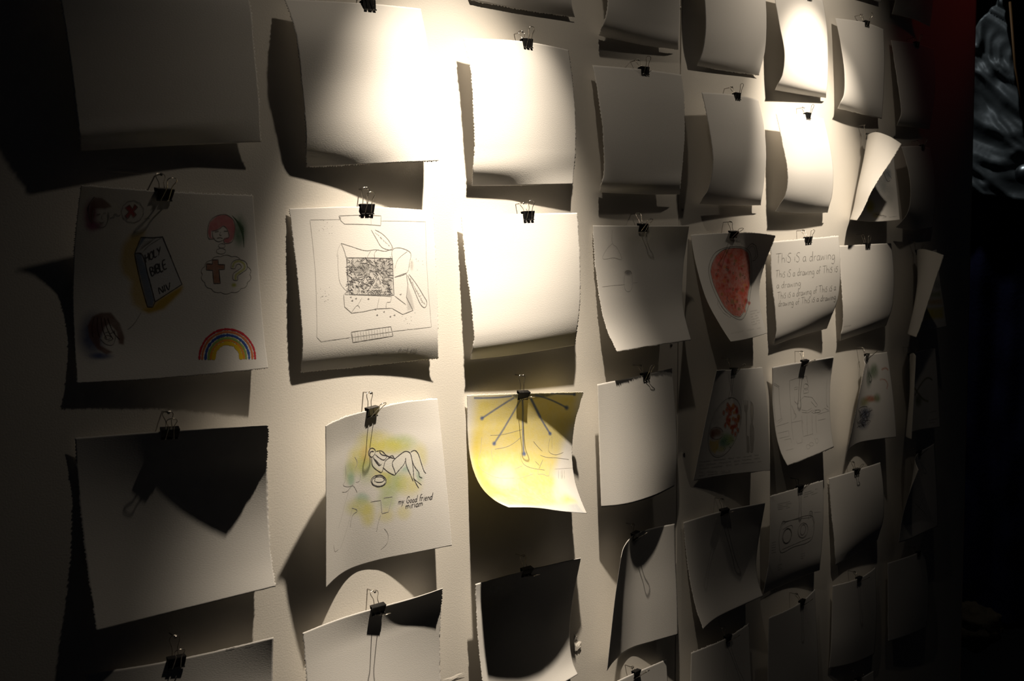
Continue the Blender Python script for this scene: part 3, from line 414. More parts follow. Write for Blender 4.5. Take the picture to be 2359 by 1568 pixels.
DRAW = {
    '12': ([('P',[(344,213),(271,240),(236,296),(227,375),(240,437),(286,484),(278,547),(292,602),(337,638),(383,647),(454,624),(549,525),(550,501),(400,579),(322,341)],(620,420,40),75,21,20),('P',[(337,630),(367,650),(446,628),(540,541),(554,509),(512,529),(424,584),(399,615)],(550,360,30),90,8,20),('P',[(330,246),(442,240),(550,497),(404,587),(333,333),(297,334)],(620,640,680),90,3,5),('P',[(297,334),(331,334),(358,412),(400,583),(391,615),(364,615),(336,491)],(150,220,360),95,3,20),('P',[(330,247),(353,245),(320,297),(300,332)],(100,160,280),95,3,20),('B',[(65,144),(103,141),(72,227)],(280,50,160),75,0,30),('B',[(88,200),(132,197),(90,226)],(300,50,180),70,0,30),('P',[(73,55),(110,55),(151,82),(164,97),(132,110),(84,112),(83,158),(76,185),(56,145),(57,87)],(170,70,50),90,5,30),('P',[(233,98),(255,81),(273,103),(281,76),(298,90),(279,113),(296,129),(279,146),(267,127),(251,154),(237,140),(255,117)],(450,20,30),95,2,20),('B',[(897,203),(947,203),(891,297)],(100,220,130),80,0,50),('P',[(763,117),(815,111),(857,136),(871,187),(857,246),(828,275),(796,267),(797,246),(829,237),(822,195),(796,175),(748,204),(720,205),(720,238),(742,244),(711,246),(700,213),(712,155)],(620,130,170),90,4,30),('P',[(723,365),(758,365),(759,391),(796,393),(793,420),(761,420),(766,498),(728,497),(724,423),(688,421),(689,386),(724,388)],(340,120,50),95,2,30),('S',[(844,407),(855,383),(882,375),(913,391),(914,417),(883,438),(860,454),(857,477)],(520,550,120),95,12,20),('B',[(845,510),(862,510),(844,523)],(500,520,100),100,0,10),('B',[(85,762),(157,764),(79,884)],(50,80,220),85,0,30),('B',[(119,866),(180,869),(118,886)],(50,90,260),85,0,30),('P',[(129,644),(180,644),(222,703),(241,774),(235,812),(213,808),(202,741),(170,702),(148,717),(121,770),(122,813),(178,849),(148,860),(107,831),(71,769),(66,708),(89,663)],(160,70,50),95,6,30),('P',[(152,713),(192,726),(201,765),(180,807),(151,806),(128,778)],(720,700,660),85,5,0)],
        [('d',10,0,[(297,334),(327,246),(389,247),(442,240),(489,346),(550,497),(480,540),(404,589),(391,617),(364,616),(332,491),(297,334)]),('d',10,1,[(297,334),(332,334),(370,451),(404,589)]),('p',8,1,[(332,334),(367,292),(442,242)]),('p',6,1,[(321,317),(349,265)]),('p',6,1,[(328,311),(363,260)]),('p',6,1,[(334,306),(377,256)]),('p',6,1,[(341,300),(391,251)]),('p',6,1,[(348,294),(405,247)]),('d',15,1,[(351,338),(357,379)]),('d',15,1,[(367,328),(373,369)]),('d',15,1,[(354,358),(370,346)]),('d',15,1,[(381,321),(375,342),(381,362),(392,357),(394,336),(386,320),(381,321)]),
         ('d',15,1,[(396,310),(402,351),(415,343)]),('d',15,1,[(413,303),(425,318)]),('d',15,1,[(431,292),(423,342)]),('d',15,1,[(389,452),(379,405),(391,404),(394,418),(384,428),(399,426),(401,441),(389,452)]),('d',15,1,[(400,395),(410,442)]),('d',15,1,[(417,436),(408,390),(420,388),(422,403),(412,412),(427,410),(429,426),(417,436)]),('d',15,1,[(427,382),(437,428),(450,421)]),('d',15,1,[(459,363),(445,370),(455,416),(468,408)]),('d',15,1,[(450,392),(461,386)]),('d',13,1,[(430,548),(424,514),(449,539),(443,505)]),('d',13,1,[(453,499),(459,533)]),('d',13,1,[(461,496),(477,525),(483,486)]),
         ('p',8,1,[(329,646),(313,673),(289,708),(259,733)]),('d',9,1,[(73,52),(51,99),(57,152),(77,189)]),('p',8,1,[(77,120),(78,166),(111,202),(136,201),(152,169),(149,123)]),('p',9,1,[(94,142),(112,137)]),('p',9,1,[(123,134),(137,130)]),('p',7,1,[(120,144),(120,163),(128,164)]),('p',9,1,[(109,179),(124,182),(134,176)]),('p',7,1,[(153,138),(162,157),(173,148),(185,151),(178,136),(190,132),(203,142),(213,130)]),('p',7,1,[(329,111),(332,118),(332,125),(331,131),(328,137),(323,142),(321,148),(318,154),(313,159),(307,162),(301,163),(296,168),(290,171),(284,172),(277,172),(271,169),(264,170),(257,170),(251,168),(246,163),(242,158),(236,155),(230,152),(226,146),(224,140),(223,133),(219,128),(217,122),(216,115),(217,108),(220,103),(220,96),(221,89),(224,84),(229,79),(234,76),(237,70),(242,65),(248,62),(254,61),(261,61),(267,58),(273,56),(280,57),(287,59),(292,63),(299,64),(306,66),(311,70),(315,76),(318,82),(323,86),(328,92),(330,98),(331,105),(329,111)]),('d',8,0,[(233,98),(255,81),(273,103),(281,76),(298,90),(279,113),(296,129),(279,146),(267,127),(251,154),(237,140),(255,117),(233,98)]),('p',7,1,[(340,150),(356,143),(368,151)]),('g',8,0,[(853,115),(926,195)]),
         ('g',8,0,[(861,122),(925,207)]),('g',8,0,[(870,128),(924,220)]),('g',8,0,[(878,135),(923,233)]),('g',8,0,[(886,141),(923,246)]),('g',8,0,[(895,148),(922,259)]),('g',8,0,[(903,155),(921,271)]),('g',8,0,[(911,162),(920,284)]),('g',8,0,[(920,168),(919,297)]),('p',8,1,[(742,246),(706,246),(700,205),(716,147),(763,117),(819,113),(866,149),(866,212),(847,263),(800,271),(797,250),(829,237),(817,191),(796,175),(771,192),(725,205)]),('p',8,1,[(729,209),(733,242),(760,263),(794,254)]),('p',9,1,[(743,209),(766,206)]),('p',9,1,[(798,204),(821,204)]),
         ('p',7,1,[(779,208),(772,226),(784,227)]),('p',10,1,[(756,244),(774,241),(790,246)]),('p',6,1,[(803,286),(804,289),(802,292),(799,295),(794,297),(789,297),(784,298),(779,299),(774,298),(770,296),(767,293),(764,291),(762,288),(763,285),(764,282),(768,279),(771,277),(775,275),(780,274),(785,274),(790,275),(795,276),(799,278),(802,280),(804,283),(803,286)]),('p',6,1,[(804,317),(804,320),(803,323),(800,326),(795,328),(790,330),(785,332),(780,333),(774,332),(768,331),(763,329),(758,328),(754,326),(751,323),(750,320),(750,316),(750,313),(751,310),(754,307),(759,305),(764,303),(769,301),(775,300),(781,300),(786,302),(791,303),(796,305),(801,307),(804,310),(805,313),(804,317)]),('p',7,1,[(944,452),(949,462),(950,472),(946,482),(938,490),(927,497),(925,508),(920,517),(911,525),(898,530),(885,532),(877,541),(867,548),(855,552),(841,552),(827,550),(816,555),(803,558),(790,558),(777,554),(766,548),(753,549),(740,547),(728,543),(719,535),(713,526),(700,523),(689,517),(682,509),(678,500),(677,490),(667,482),(661,474),(658,464),(660,455),(665,445),(660,436),(659,426),(662,417),(669,408),(680,402),(681,391),(685,382),(694,375),(705,370),(718,367),(726,358),(735,351),(747,347),(761,346),(775,348),(787,342),(800,339),(814,339),(827,342),(838,348),(853,347),(867,348),(879,353),(888,360),(895,369),(909,372),(921,378),(929,386),(933,396),(933,406),(943,414),(950,422),(953,432),(950,442),(944,452)]),('d',9,0,[(723,365),(758,365),(759,391),(796,393),(793,420),(761,420),(766,498),(728,497),(724,423),(688,421),(689,386),(724,388),(723,365)]),('p',8,1,[(832,413),(841,381),(874,365),(923,379),(930,417),(896,442),(871,459),(869,482),(843,479),(845,445),(875,425),(896,408),(886,392),(868,395),(857,416),(832,413)]),('1',23,1,[(621,917),(623,896),(628,875),(636,853),(647,834),(659,815),(674,799),(692,785),(710,774),(730,765),(752,760),(774,757),(796,758),(817,762),(839,769),(859,779),(877,792),(893,807),(907,825),(918,845),(927,866),(932,889),(933,912),(931,942)]),('2',23,1,[(635,919),(638,899),(642,879),(650,860),(659,842),(671,825),(684,810),(700,798),(717,787),(735,780),(754,775),(774,772),(794,773),(814,777),(833,783),(851,792),(867,804),(882,818),(894,834),(904,852),(912,871),(916,892),(918,913),(915,941)]),('3',26,1,[(653,920),(656,901),(660,884),(666,867),(674,851),(684,837),(696,824),(710,813),(725,804),(741,797),(757,793),(774,791),(792,791),(809,795),(825,800),(841,808),(855,819),(868,831),(878,845),(887,861),(893,878),(897,895),(899,914),(897,939)]),('4',24,1,[(670,922),(672,904),(675,889),(681,874),(688,860),(697,848),(707,836),(719,827),(732,819),(746,813),(760,809),(775,808),(790,808),(804,811),(819,816),(832,823),(844,832),(855,843),(864,855),(872,869),(877,883),(880,899),(881,915),(880,937)]),('5',23,1,[(681,923),(683,906),(686,892),(691,879),(698,867),(706,855),(715,845),(725,837),(737,830),(749,824),(762,821),(775,819),(788,820),(801,822),(814,827),(826,833),(836,841),(846,851),(854,862),(861,874),(865,887),(868,901),(869,915),(868,936)]),
         ('6',42,1,[(697,924),(699,908),(702,897),(706,886),(711,876),(718,866),(726,858),(734,851),(744,845),(754,840),(764,838),(775,836),(786,837),(797,839),(807,843),(817,848),(825,854),(833,862),(840,872),(845,882),(849,893),(851,904),(852,916),(851,935)]),('p',8,1,[(124,778),(148,806),(180,811),(197,772),(190,733)]),('p',7,1,[(173,772),(173,775),(171,777),(168,780),(165,781),(161,782),(156,782),(152,781),(149,779),(146,777),(145,774),(144,771),(145,768),(147,765),(150,763),(153,761),(157,761),(161,761),(165,762),(169,763),(171,766),(173,769),(173,772)]),('p',8,1,[(147,748),(169,741)]),('p',8,1,[(172,752),(198,740)]),('p',9,1,[(159,791),(182,783)]),('b',7,1,[(100,663),(87,716),(89,770)]),('b',7,1,[(115,665),(112,723),(121,773)]),('b',7,1,[(131,668),(137,729),(153,777)]),('b',7,1,[(147,670),(162,736),(185,781)]),('b',7,1,[(163,672),(187,743),(218,785)])]),
    '22': ([('P',[(330,309),(657,320),(655,397),(657,551),(336,531),(326,421)],(360,350,340),55,7,70),('B',[(422,383),(491,385),(419,430)],(100,100,100),60,0,60),('B',[(561,378),(675,380),(559,430)],(150,150,150),45,0,60),('B',[(620,431),(667,432),(616,527)],(160,160,160),40,0,60),('B',[(804,363),(819,363),(802,403)],(350,340,330),50,0,30),('P',[(766,488),(795,560),(815,646),(760,657),(754,567)],(400,390,380),60,7,30)],
        [('f',8,0,[(118,72),(119,211),(118,394),(104,667),(98,775),(126,803),(336,794)]),('f',7,1,[(118,72),(315,76)]),('f',8,0,[(588,85),(932,76),(923,309),(929,537),(947,773),(642,780)]),('p',9,0,[(302,55),(314,85),(335,104),(480,108),(584,114),(590,53),(427,51),(302,54)]),('p',9,1,[(302,68),(312,60),(306,76),(316,66)]),('f',6,1,[(518,52),(517,110)]),('p',9,0,[(338,762),(631,749),(648,810),(352,827),(338,762)]),('p',6,1,[(338,795),(642,783)]),('f',4,1,[(346,764),(352,823)]),('f',4,1,[(366,763),(372,822)]),('f',4,1,[(386,762),(393,821)]),('f',4,1,[(406,761),(413,820)]),
         ('f',4,1,[(426,760),(433,820)]),('f',4,1,[(446,759),(453,819)]),('f',4,1,[(466,758),(473,818)]),('f',4,1,[(487,757),(494,817)]),('f',4,1,[(507,756),(514,816)]),('f',4,1,[(528,755),(535,815)]),('f',4,1,[(548,754),(555,814)]),('f',4,1,[(569,753),(576,813)]),('f',4,1,[(590,752),(597,811)]),('f',4,1,[(611,751),(617,810)]),('p',6,1,[(470,490),(456,493),(444,490)]),('d',6,1,[(392,433),(379,448),(366,461)]),
         ('d',6,1,[(483,408),(482,425),(480,444)]),('p',6,1,[(503,457),(488,457),(472,461)]),('p',6,1,[(477,456),(477,467),(478,475)]),('p',6,1,[(381,407),(385,413),(389,423)]),('d',6,1,[(615,400),(609,408),(602,410)]),('d',6,1,[(584,371),(589,384),(593,391)]),('p',6,1,[(490,524),(477,526),(464,530)]),('d',6,1,[(379,394),(360,398),(341,405)]),('p',6,1,[(563,448),(574,454),(585,466)]),('d',6,1,[(472,468),(488,472),(504,477)]),('d',6,1,[(432,441),(428,452),(424,468)]),('d',6,1,[(349,389),(349,398),(349,405)]),
         ('d',6,1,[(497,447),(481,446),(465,451)]),('p',6,1,[(558,382),(547,390),(535,399)]),('p',6,1,[(378,368),(385,380),(393,387)]),('p',6,1,[(573,459),(585,460),(598,460)]),('d',6,1,[(450,432),(438,439),(427,442)]),('p',6,1,[(489,448),(489,459),(489,464)]),('p',6,1,[(601,384),(592,395),(583,413)]),('d',6,1,[(331,504),(346,515),(360,531)]),('p',6,1,[(598,526),(585,538),(573,552)]),('d',6,1,[(451,513),(440,522),(430,527)]),('p',6,1,[(611,461),(619,476),(628,487)]),('d',6,1,[(602,403),(609,411),(616,422)]),
         ('p',6,1,[(570,498),(562,516),(553,528)]),('d',6,1,[(333,448),(350,453),(367,451)]),('d',6,1,[(640,324),(629,327),(618,325)]),('d',6,1,[(435,344),(453,348),(471,349)]),('p',6,1,[(534,373),(524,376),(515,378)]),('d',6,1,[(508,457),(492,468),(477,473)]),('p',6,1,[(634,429),(616,434),(598,436)]),('d',6,1,[(343,489),(353,501),(364,516)]),('d',6,1,[(356,479),(364,491),(372,499)]),('p',6,1,[(627,431),(608,437),(589,436)]),('d',6,1,[(443,429),(422,430),(402,434)]),('p',6,1,[(389,443),(402,451),(416,461)]),
         ('p',6,1,[(393,511),(397,515),(400,523)]),('d',6,1,[(395,370),(382,371),(368,369)]),('p',6,1,[(455,512),(468,514),(481,516)]),('p',6,1,[(551,317),(562,319),(573,323)]),('p',6,1,[(553,513),(556,522),(560,536)]),('p',6,1,[(622,520),(608,533),(593,545)]),('p',6,1,[(436,472),(424,484),(411,491)]),('d',6,1,[(404,320),(409,330),(414,335)]),('p',6,1,[(569,514),(552,524),(536,534)]),('d',6,1,[(646,403),(632,416),(618,433)]),('d',6,1,[(473,503),(471,516),(470,522)]),('p',6,1,[(464,316),(468,333),(471,352)]),
         ('p',6,1,[(634,314),(628,321),(621,328)]),('d',6,1,[(425,462),(434,475),(444,485)]),('d',6,1,[(412,473),(423,480),(434,483)]),('d',6,1,[(362,459),(352,464),(342,463)]),('d',6,1,[(623,449),(630,456),(637,463)]),('p',6,1,[(473,428),(484,429),(495,434)]),('d',6,1,[(354,455),(370,459),(386,464)]),('d',6,1,[(578,374),(565,390),(552,402)]),('p',6,1,[(517,514),(540,516),(562,518)]),('d',6,1,[(350,362),(346,378),(343,389)]),('d',6,1,[(381,444),(398,452),(415,463)]),('p',6,1,[(535,367),(526,369),(517,371)]),
         ('p',6,1,[(488,323),(487,328),(486,340)]),('p',6,1,[(393,330),(412,334),(431,333)]),('p',6,1,[(585,366),(579,380),(574,396)]),('d',6,1,[(582,429),(578,434),(574,442)]),('d',6,1,[(441,517),(432,519),(424,519)]),('p',6,1,[(514,528),(526,532),(538,539)]),('p',6,1,[(579,323),(589,333),(600,337)]),('d',6,1,[(513,516),(518,530),(524,547)]),('p',6,1,[(619,494),(615,501),(611,510)]),('d',6,1,[(462,318),(473,330),(485,337)]),('d',6,1,[(393,480),(398,489),(404,497)]),('p',6,1,[(608,409),(601,422),(594,432)]),
         ('d',6,1,[(362,505),(350,504),(338,510)]),('d',6,1,[(532,357),(542,366),(553,370)]),('d',6,1,[(553,439),(545,449),(537,459)]),('d',6,1,[(664,350),(648,360),(633,366)]),('d',6,1,[(484,390),(500,394),(516,398)]),('p',6,1,[(610,515),(615,525),(621,538)]),('d',6,1,[(398,384),(388,387),(378,385)]),('d',6,1,[(388,476),(383,490),(377,506)]),('d',6,1,[(366,331),(365,340),(363,354)]),('d',6,1,[(466,328),(484,326),(500,330)]),('d',6,1,[(626,332),(629,342),(632,349)]),('p',6,1,[(366,475),(348,476),(330,481)]),
         ('d',6,1,[(526,398),(541,400),(555,407)]),('p',6,1,[(534,473),(528,486),(523,495)]),('p',6,1,[(347,466),(334,472),(320,480)]),('d',6,1,[(331,495),(328,509),(326,522)]),('p',6,1,[(415,367),(421,373),(428,374)]),('d',6,1,[(540,371),(545,386),(550,403)]),('p',6,1,[(563,376),(575,383),(588,384)]),('d',6,1,[(375,480),(390,482),(406,490)]),('p',6,1,[(579,333),(578,348),(577,356)]),('p',6,1,[(412,522),(408,528),(403,537)]),('d',6,1,[(640,319),(637,330),(634,338)]),('p',6,1,[(566,427),(560,439),(553,450)]),
         ('d',6,1,[(340,380),(351,389),(361,395)]),('p',6,1,[(572,318),(581,320),(589,327)]),('d',6,1,[(552,390),(544,399),(535,407)]),('p',6,1,[(451,320),(438,332),(426,340)]),('p',6,1,[(493,338),(502,351),(511,362)]),('d',6,1,[(368,336),(362,342),(356,347)]),('d',6,1,[(600,332),(591,341),(581,347)]),('d',6,1,[(529,471),(518,485),(507,497)]),('d',6,1,[(547,338),(542,346),(536,353)]),('p',6,1,[(376,351),(365,362),(354,372)]),('p',6,1,[(444,406),(447,418),(451,437)]),('d',6,1,[(342,383),(332,383),(321,384)]),
         ('d',6,1,[(593,349),(597,357),(601,370)]),('p',6,1,[(431,507),(433,519),(434,537)]),('p',6,1,[(516,378),(514,382),(513,391)]),('d',6,1,[(481,500),(467,516),(454,528)]),('p',6,1,[(584,469),(593,473),(601,479)]),('d',6,1,[(447,421),(446,435),(445,449)]),('p',6,1,[(621,446),(632,451),(643,449)]),('p',6,1,[(486,387),(488,398),(489,408)]),('d',6,1,[(356,519),(363,526),(370,530)]),('d',6,1,[(570,352),(568,363),(566,369)]),('d',6,1,[(641,360),(636,375),(632,383)]),('d',6,1,[(493,511),(507,518),(521,520)]),
         ('d',6,1,[(383,436),(366,444),(348,452)]),('p',6,1,[(318,393),(331,401),(345,406)]),('p',6,1,[(400,522),(386,533),(373,539)]),('d',6,1,[(431,480),(433,495),(436,503)]),('d',6,1,[(490,486),(483,498),(476,506)]),('d',6,1,[(483,427),(492,435),(501,437)]),('p',6,1,[(662,398),(643,399),(624,399)]),('d',6,1,[(375,429),(363,438),(350,450)]),('d',6,1,[(621,512),(631,525),(641,542)]),('p',6,1,[(654,332),(647,350),(640,363)]),('p',6,1,[(357,463),(348,472),(340,484)]),('d',6,1,[(434,454),(440,468),(446,476)]),
         ('p',6,1,[(619,336),(602,337),(584,339)]),('p',6,1,[(574,522),(561,534),(549,547)]),('p',6,1,[(560,417),(575,432),(589,446)]),('p',6,1,[(339,375),(352,385),(365,396)]),('d',6,1,[(436,382),(440,392),(445,400)]),('d',6,1,[(602,394),(620,405),(639,410)]),('d',6,1,[(342,419),(351,426),(361,434)]),('p',6,1,[(484,427),(490,434),(496,440)]),('d',6,1,[(632,453),(641,456),(649,466)]),('p',6,1,[(593,319),(594,329),(594,338)]),('d',6,1,[(492,472),(501,471),(510,475)]),('d',6,1,[(345,470),(329,474),(312,482)]),
         ('d',6,1,[(528,345),(537,358),(545,371)]),('d',6,1,[(386,478),(393,489),(399,498)]),('d',6,1,[(629,381),(616,389),(603,401)]),('d',6,1,[(451,475),(469,480),(486,490)]),('p',6,1,[(376,335),(369,346),(361,363)]),('p',6,1,[(498,433),(497,445),(497,450)]),('p',6,1,[(353,373),(363,380),(374,387)]),('d',6,1,[(542,523),(532,529),(523,531)]),('p',6,1,[(376,430),(369,439),(363,443)]),('p',6,1,[(646,316),(650,321),(654,332)]),('p',6,1,[(476,452),(465,461),(454,466)]),('d',6,1,[(641,305),(651,324),(661,337)]),
         ('d',6,1,[(600,521),(592,527),(583,530)]),('d',6,1,[(515,439),(506,446),(496,452)]),('d',6,1,[(367,384),(357,394),(346,407)]),('p',6,1,[(588,461),(603,464),(619,471)]),('d',6,1,[(607,395),(599,397),(592,403)]),('p',6,1,[(483,411),(472,412),(461,417)]),('d',6,1,[(506,445),(509,461),(512,472)]),('d',6,1,[(480,370),(477,379),(473,391)]),('d',6,1,[(420,445),(432,446),(443,453)]),('d',6,1,[(351,430),(368,443),(385,453)]),('d',6,1,[(617,502),(633,511),(650,514)]),('d',6,1,[(375,344),(368,354),(361,369)]),
         ('d',6,1,[(347,397),(355,410),(363,416)]),('p',6,1,[(450,389),(441,405),(432,421)]),('d',6,1,[(565,455),(559,468),(553,481)]),('d',6,1,[(543,337),(534,345),(525,350)]),('d',6,1,[(457,472),(441,471),(426,470)]),('p',6,1,[(345,361),(338,364),(330,371)]),('d',6,1,[(629,413),(646,424),(664,428)]),('d',6,1,[(587,372),(580,379),(573,380)]),('d',6,1,[(504,453),(506,463),(507,476)]),('d',6,1,[(604,498),(618,510),(633,517)]),('d',6,1,[(480,417),(476,424),(472,432)]),('d',6,1,[(590,459),(578,466),(566,471)]),
         ('p',6,1,[(570,521),(556,532),(543,542)]),('d',6,1,[(528,520),(545,523),(561,530)]),('d',6,1,[(422,457),(430,461),(438,461)]),('d',6,1,[(469,337),(482,340),(495,339)]),('d',6,1,[(491,387),(504,394),(517,404)]),('d',6,1,[(397,366),(407,370),(418,371)]),('p',6,1,[(548,483),(534,483),(519,484)]),('d',6,1,[(322,395),(330,404),(337,421)]),('d',6,1,[(644,346),(629,355),(613,367)]),('d',6,1,[(542,333),(562,334),(581,339)]),('d',6,1,[(404,379),(390,380),(376,381)]),('d',6,1,[(335,468),(325,469),(315,468)]),
         ('d',6,1,[(537,431),(528,443),(519,453)]),('p',6,1,[(593,521),(591,528),(589,541)]),('d',6,1,[(609,320),(611,329),(613,339)]),('p',6,1,[(350,460),(359,462),(368,465)]),('p',6,1,[(590,444),(586,465),(581,479)]),('d',6,1,[(602,395),(605,405),(607,417)]),('d',6,1,[(345,412),(339,427),(333,442)]),('d',6,1,[(460,419),(475,427),(490,440)]),('d',6,1,[(634,482),(622,489),(610,492)]),('d',6,1,[(471,426),(462,434),(454,435)]),('p',6,1,[(564,366),(583,373),(602,380)]),('d',6,1,[(435,350),(445,363),(455,370)]),
         ('p',6,1,[(480,314),(479,325),(479,337)]),('d',6,1,[(578,358),(584,372),(591,382)]),('d',6,1,[(339,512),(350,525),(361,534)]),('p',6,1,[(559,494),(551,504),(542,518)]),('p',6,1,[(337,509),(320,515),(303,527)]),('p',6,1,[(574,484),(581,489),(587,500)]),('d',6,1,[(582,340),(594,342),(605,348)]),('d',6,1,[(531,491),(543,494),(555,503)]),('d',6,1,[(362,323),(367,328),(372,338)]),('d',6,1,[(516,332),(531,341),(547,351)]),('p',6,1,[(631,527),(631,540),(631,549)]),('d',6,1,[(462,497),(454,502),(447,501)]),
         ('p',6,1,[(438,512),(428,513),(417,515)]),('d',6,1,[(619,480),(623,498),(628,517)]),('d',6,1,[(623,383),(635,385),(647,384)]),('d',6,1,[(353,355),(336,361),(319,367)]),('d',6,1,[(525,311),(526,328),(528,341)]),('d',6,1,[(331,390),(328,401),(325,416)]),('d',6,1,[(480,350),(482,357),(484,363)]),('d',6,1,[(596,511),(608,509),(621,513)]),('p',6,1,[(419,316),(427,325),(436,330)]),('p',6,1,[(497,347),(489,353),(482,353)]),('p',6,1,[(373,309),(369,322),(366,336)]),('p',6,1,[(594,324),(590,335),(587,340)]),
         ('d',6,1,[(529,397),(524,403),(519,408)]),('d',6,1,[(461,398),(452,404),(443,412)]),('p',6,1,[(502,327),(497,335),(491,343)]),('d',6,1,[(603,344),(593,351),(582,365)]),('d',6,1,[(357,362),(364,373),(371,384)]),('d',6,1,[(624,477),(607,479),(590,482)]),('d',6,1,[(331,410),(347,423),(364,431)]),('p',6,1,[(516,464),(505,474),(494,485)]),('d',6,1,[(462,312),(446,318),(430,331)]),('p',6,1,[(523,362),(515,367),(506,371)]),('p',6,1,[(588,342),(595,347),(601,354)]),('p',6,1,[(331,376),(335,386),(339,399)]),
         ('d',6,1,[(364,459),(365,475),(366,488)]),('d',6,1,[(421,476),(424,490),(428,501)]),('p',6,1,[(614,336),(597,336),(579,340)]),('p',6,1,[(590,412),(586,419),(582,425)]),('d',6,1,[(342,391),(334,395),(325,405)]),('p',6,1,[(626,502),(617,501),(608,504)]),('d',6,1,[(616,423),(633,426),(650,424)]),('d',6,1,[(631,317),(624,325),(617,328)]),('d',6,1,[(572,320),(567,327),(562,334)]),('d',6,1,[(563,406),(579,408),(595,417)]),('p',6,1,[(474,423),(483,427),(492,427)]),('p',6,1,[(415,493),(431,499),(447,511)]),
         ('p',6,1,[(495,393),(503,397),(510,403)]),('d',6,1,[(508,411),(524,420),(540,433)]),('d',6,1,[(547,437),(551,450),(556,457)]),('d',6,1,[(364,380),(355,382),(346,382)]),('d',6,1,[(590,393),(575,405),(560,416)]),('d',6,1,[(423,401),(414,405),(405,414)]),('p',6,1,[(494,482),(478,486),(462,485)]),('d',6,1,[(510,510),(509,523),(509,536)]),('d',6,1,[(334,467),(348,472),(363,471)]),('d',6,1,[(544,392),(552,407),(560,418)]),('d',6,1,[(529,387),(543,389),(557,389)]),('p',6,1,[(531,457),(533,471),(535,486)]),
         ('d',6,1,[(579,316),(560,325),(542,329)]),('p',6,1,[(342,459),(345,469),(348,482)]),('p',6,1,[(475,344),(473,362),(471,378)]),('p',6,1,[(629,517),(611,524),(593,531)]),('d',6,1,[(501,392),(494,399),(487,401)]),('p',6,1,[(467,409),(454,417),(440,428)]),('p',6,1,[(625,405),(615,423),(606,439)]),('d',6,1,[(355,334),(342,338),(329,341)]),('d',6,1,[(438,417),(417,416),(396,419)]),('p',6,1,[(482,342),(490,347),(497,357)]),('p',6,1,[(623,462),(601,460),(578,462)]),('p',6,1,[(406,425),(406,441),(407,452)]),
         ('d',6,1,[(438,316),(431,327),(424,336)]),('p',6,1,[(365,341),(375,352),(386,367)]),('p',6,1,[(569,507),(570,517),(571,533)]),('p',6,1,[(616,324),(614,343),(612,358)]),('d',6,1,[(445,367),(451,375),(457,379)]),('d',6,1,[(546,515),(558,517),(570,517)]),('d',6,1,[(514,513),(525,519),(537,530)]),('d',6,1,[(459,308),(470,321),(480,335)]),('p',6,1,[(453,482),(467,484),(482,491)]),('p',6,1,[(446,360),(452,376),(458,387)]),('d',6,1,[(630,375),(643,380),(657,391)]),('p',6,1,[(530,505),(524,514),(518,516)]),
         ('d',6,1,[(511,447),(516,458),(521,466)]),('d',6,1,[(601,425),(593,442),(585,452)]),('d',6,1,[(475,332),(495,335),(514,346)]),('p',6,1,[(575,451),(596,457),(617,463)]),('d',6,1,[(339,455),(348,457),(357,462)]),('d',6,1,[(424,370),(432,375),(440,381)]),('p',6,1,[(352,327),(352,334),(352,346)]),('d',6,1,[(386,485),(390,491),(395,497)]),('p',6,1,[(329,313),(343,322),(356,334)]),('p',6,1,[(445,364),(425,368),(405,375)]),('p',6,1,[(436,371),(426,383),(416,393)]),('d',6,1,[(322,491),(321,511),(320,526)]),
         ('d',6,1,[(464,492),(456,493),(448,502)]),('d',6,1,[(464,316),(447,327),(431,337)]),('d',6,1,[(377,323),(377,331),(377,337)]),('d',6,1,[(592,371),(591,390),(590,403)]),('p',6,1,[(356,483),(366,487),(376,492)]),('p',6,1,[(462,420),(479,428),(496,435)]),('d',6,1,[(483,472),(495,479),(507,490)]),('d',6,1,[(627,521),(638,535),(649,545)]),('d',6,1,[(403,494),(405,509),(408,520)]),('p',6,1,[(538,394),(518,397),(498,401)]),('d',6,1,[(604,523),(619,529),(635,532)]),('p',6,1,[(463,406),(459,423),(454,435)]),
         ('d',6,1,[(570,467),(581,473),(592,485)]),('p',6,1,[(408,420),(406,437),(404,447)]),('p',6,1,[(455,380),(452,392),(450,405)]),('d',6,1,[(544,381),(558,392),(572,399)]),('p',6,1,[(586,455),(583,465),(580,475)]),('p',6,1,[(602,431),(614,436),(627,437)]),('d',6,1,[(435,440),(423,444),(412,445)]),('d',6,1,[(419,510),(422,524),(426,531)]),('p',6,1,[(410,325),(396,334),(382,345)]),('d',6,1,[(501,501),(514,499),(526,504)]),('d',6,1,[(489,437),(494,447),(500,451)]),('d',6,1,[(636,528),(628,534),(619,543)]),
         ('d',6,1,[(539,472),(531,484),(522,496)]),('p',6,1,[(383,430),(398,438),(413,448)]),('p',6,1,[(453,486),(445,498),(438,505)]),('d',6,1,[(610,419),(618,424),(625,429)]),('p',6,1,[(660,327),(641,335),(623,344)]),('d',6,1,[(336,436),(328,449),(320,459)]),('d',6,1,[(476,516),(467,514),(459,517)]),('p',6,1,[(443,312),(440,323),(436,329)]),('d',6,1,[(435,465),(431,477),(426,487)]),('d',6,1,[(422,469),(423,480),(424,490)]),('p',6,1,[(415,398),(397,401),(380,401)]),('d',6,1,[(477,515),(494,524),(511,539)]),
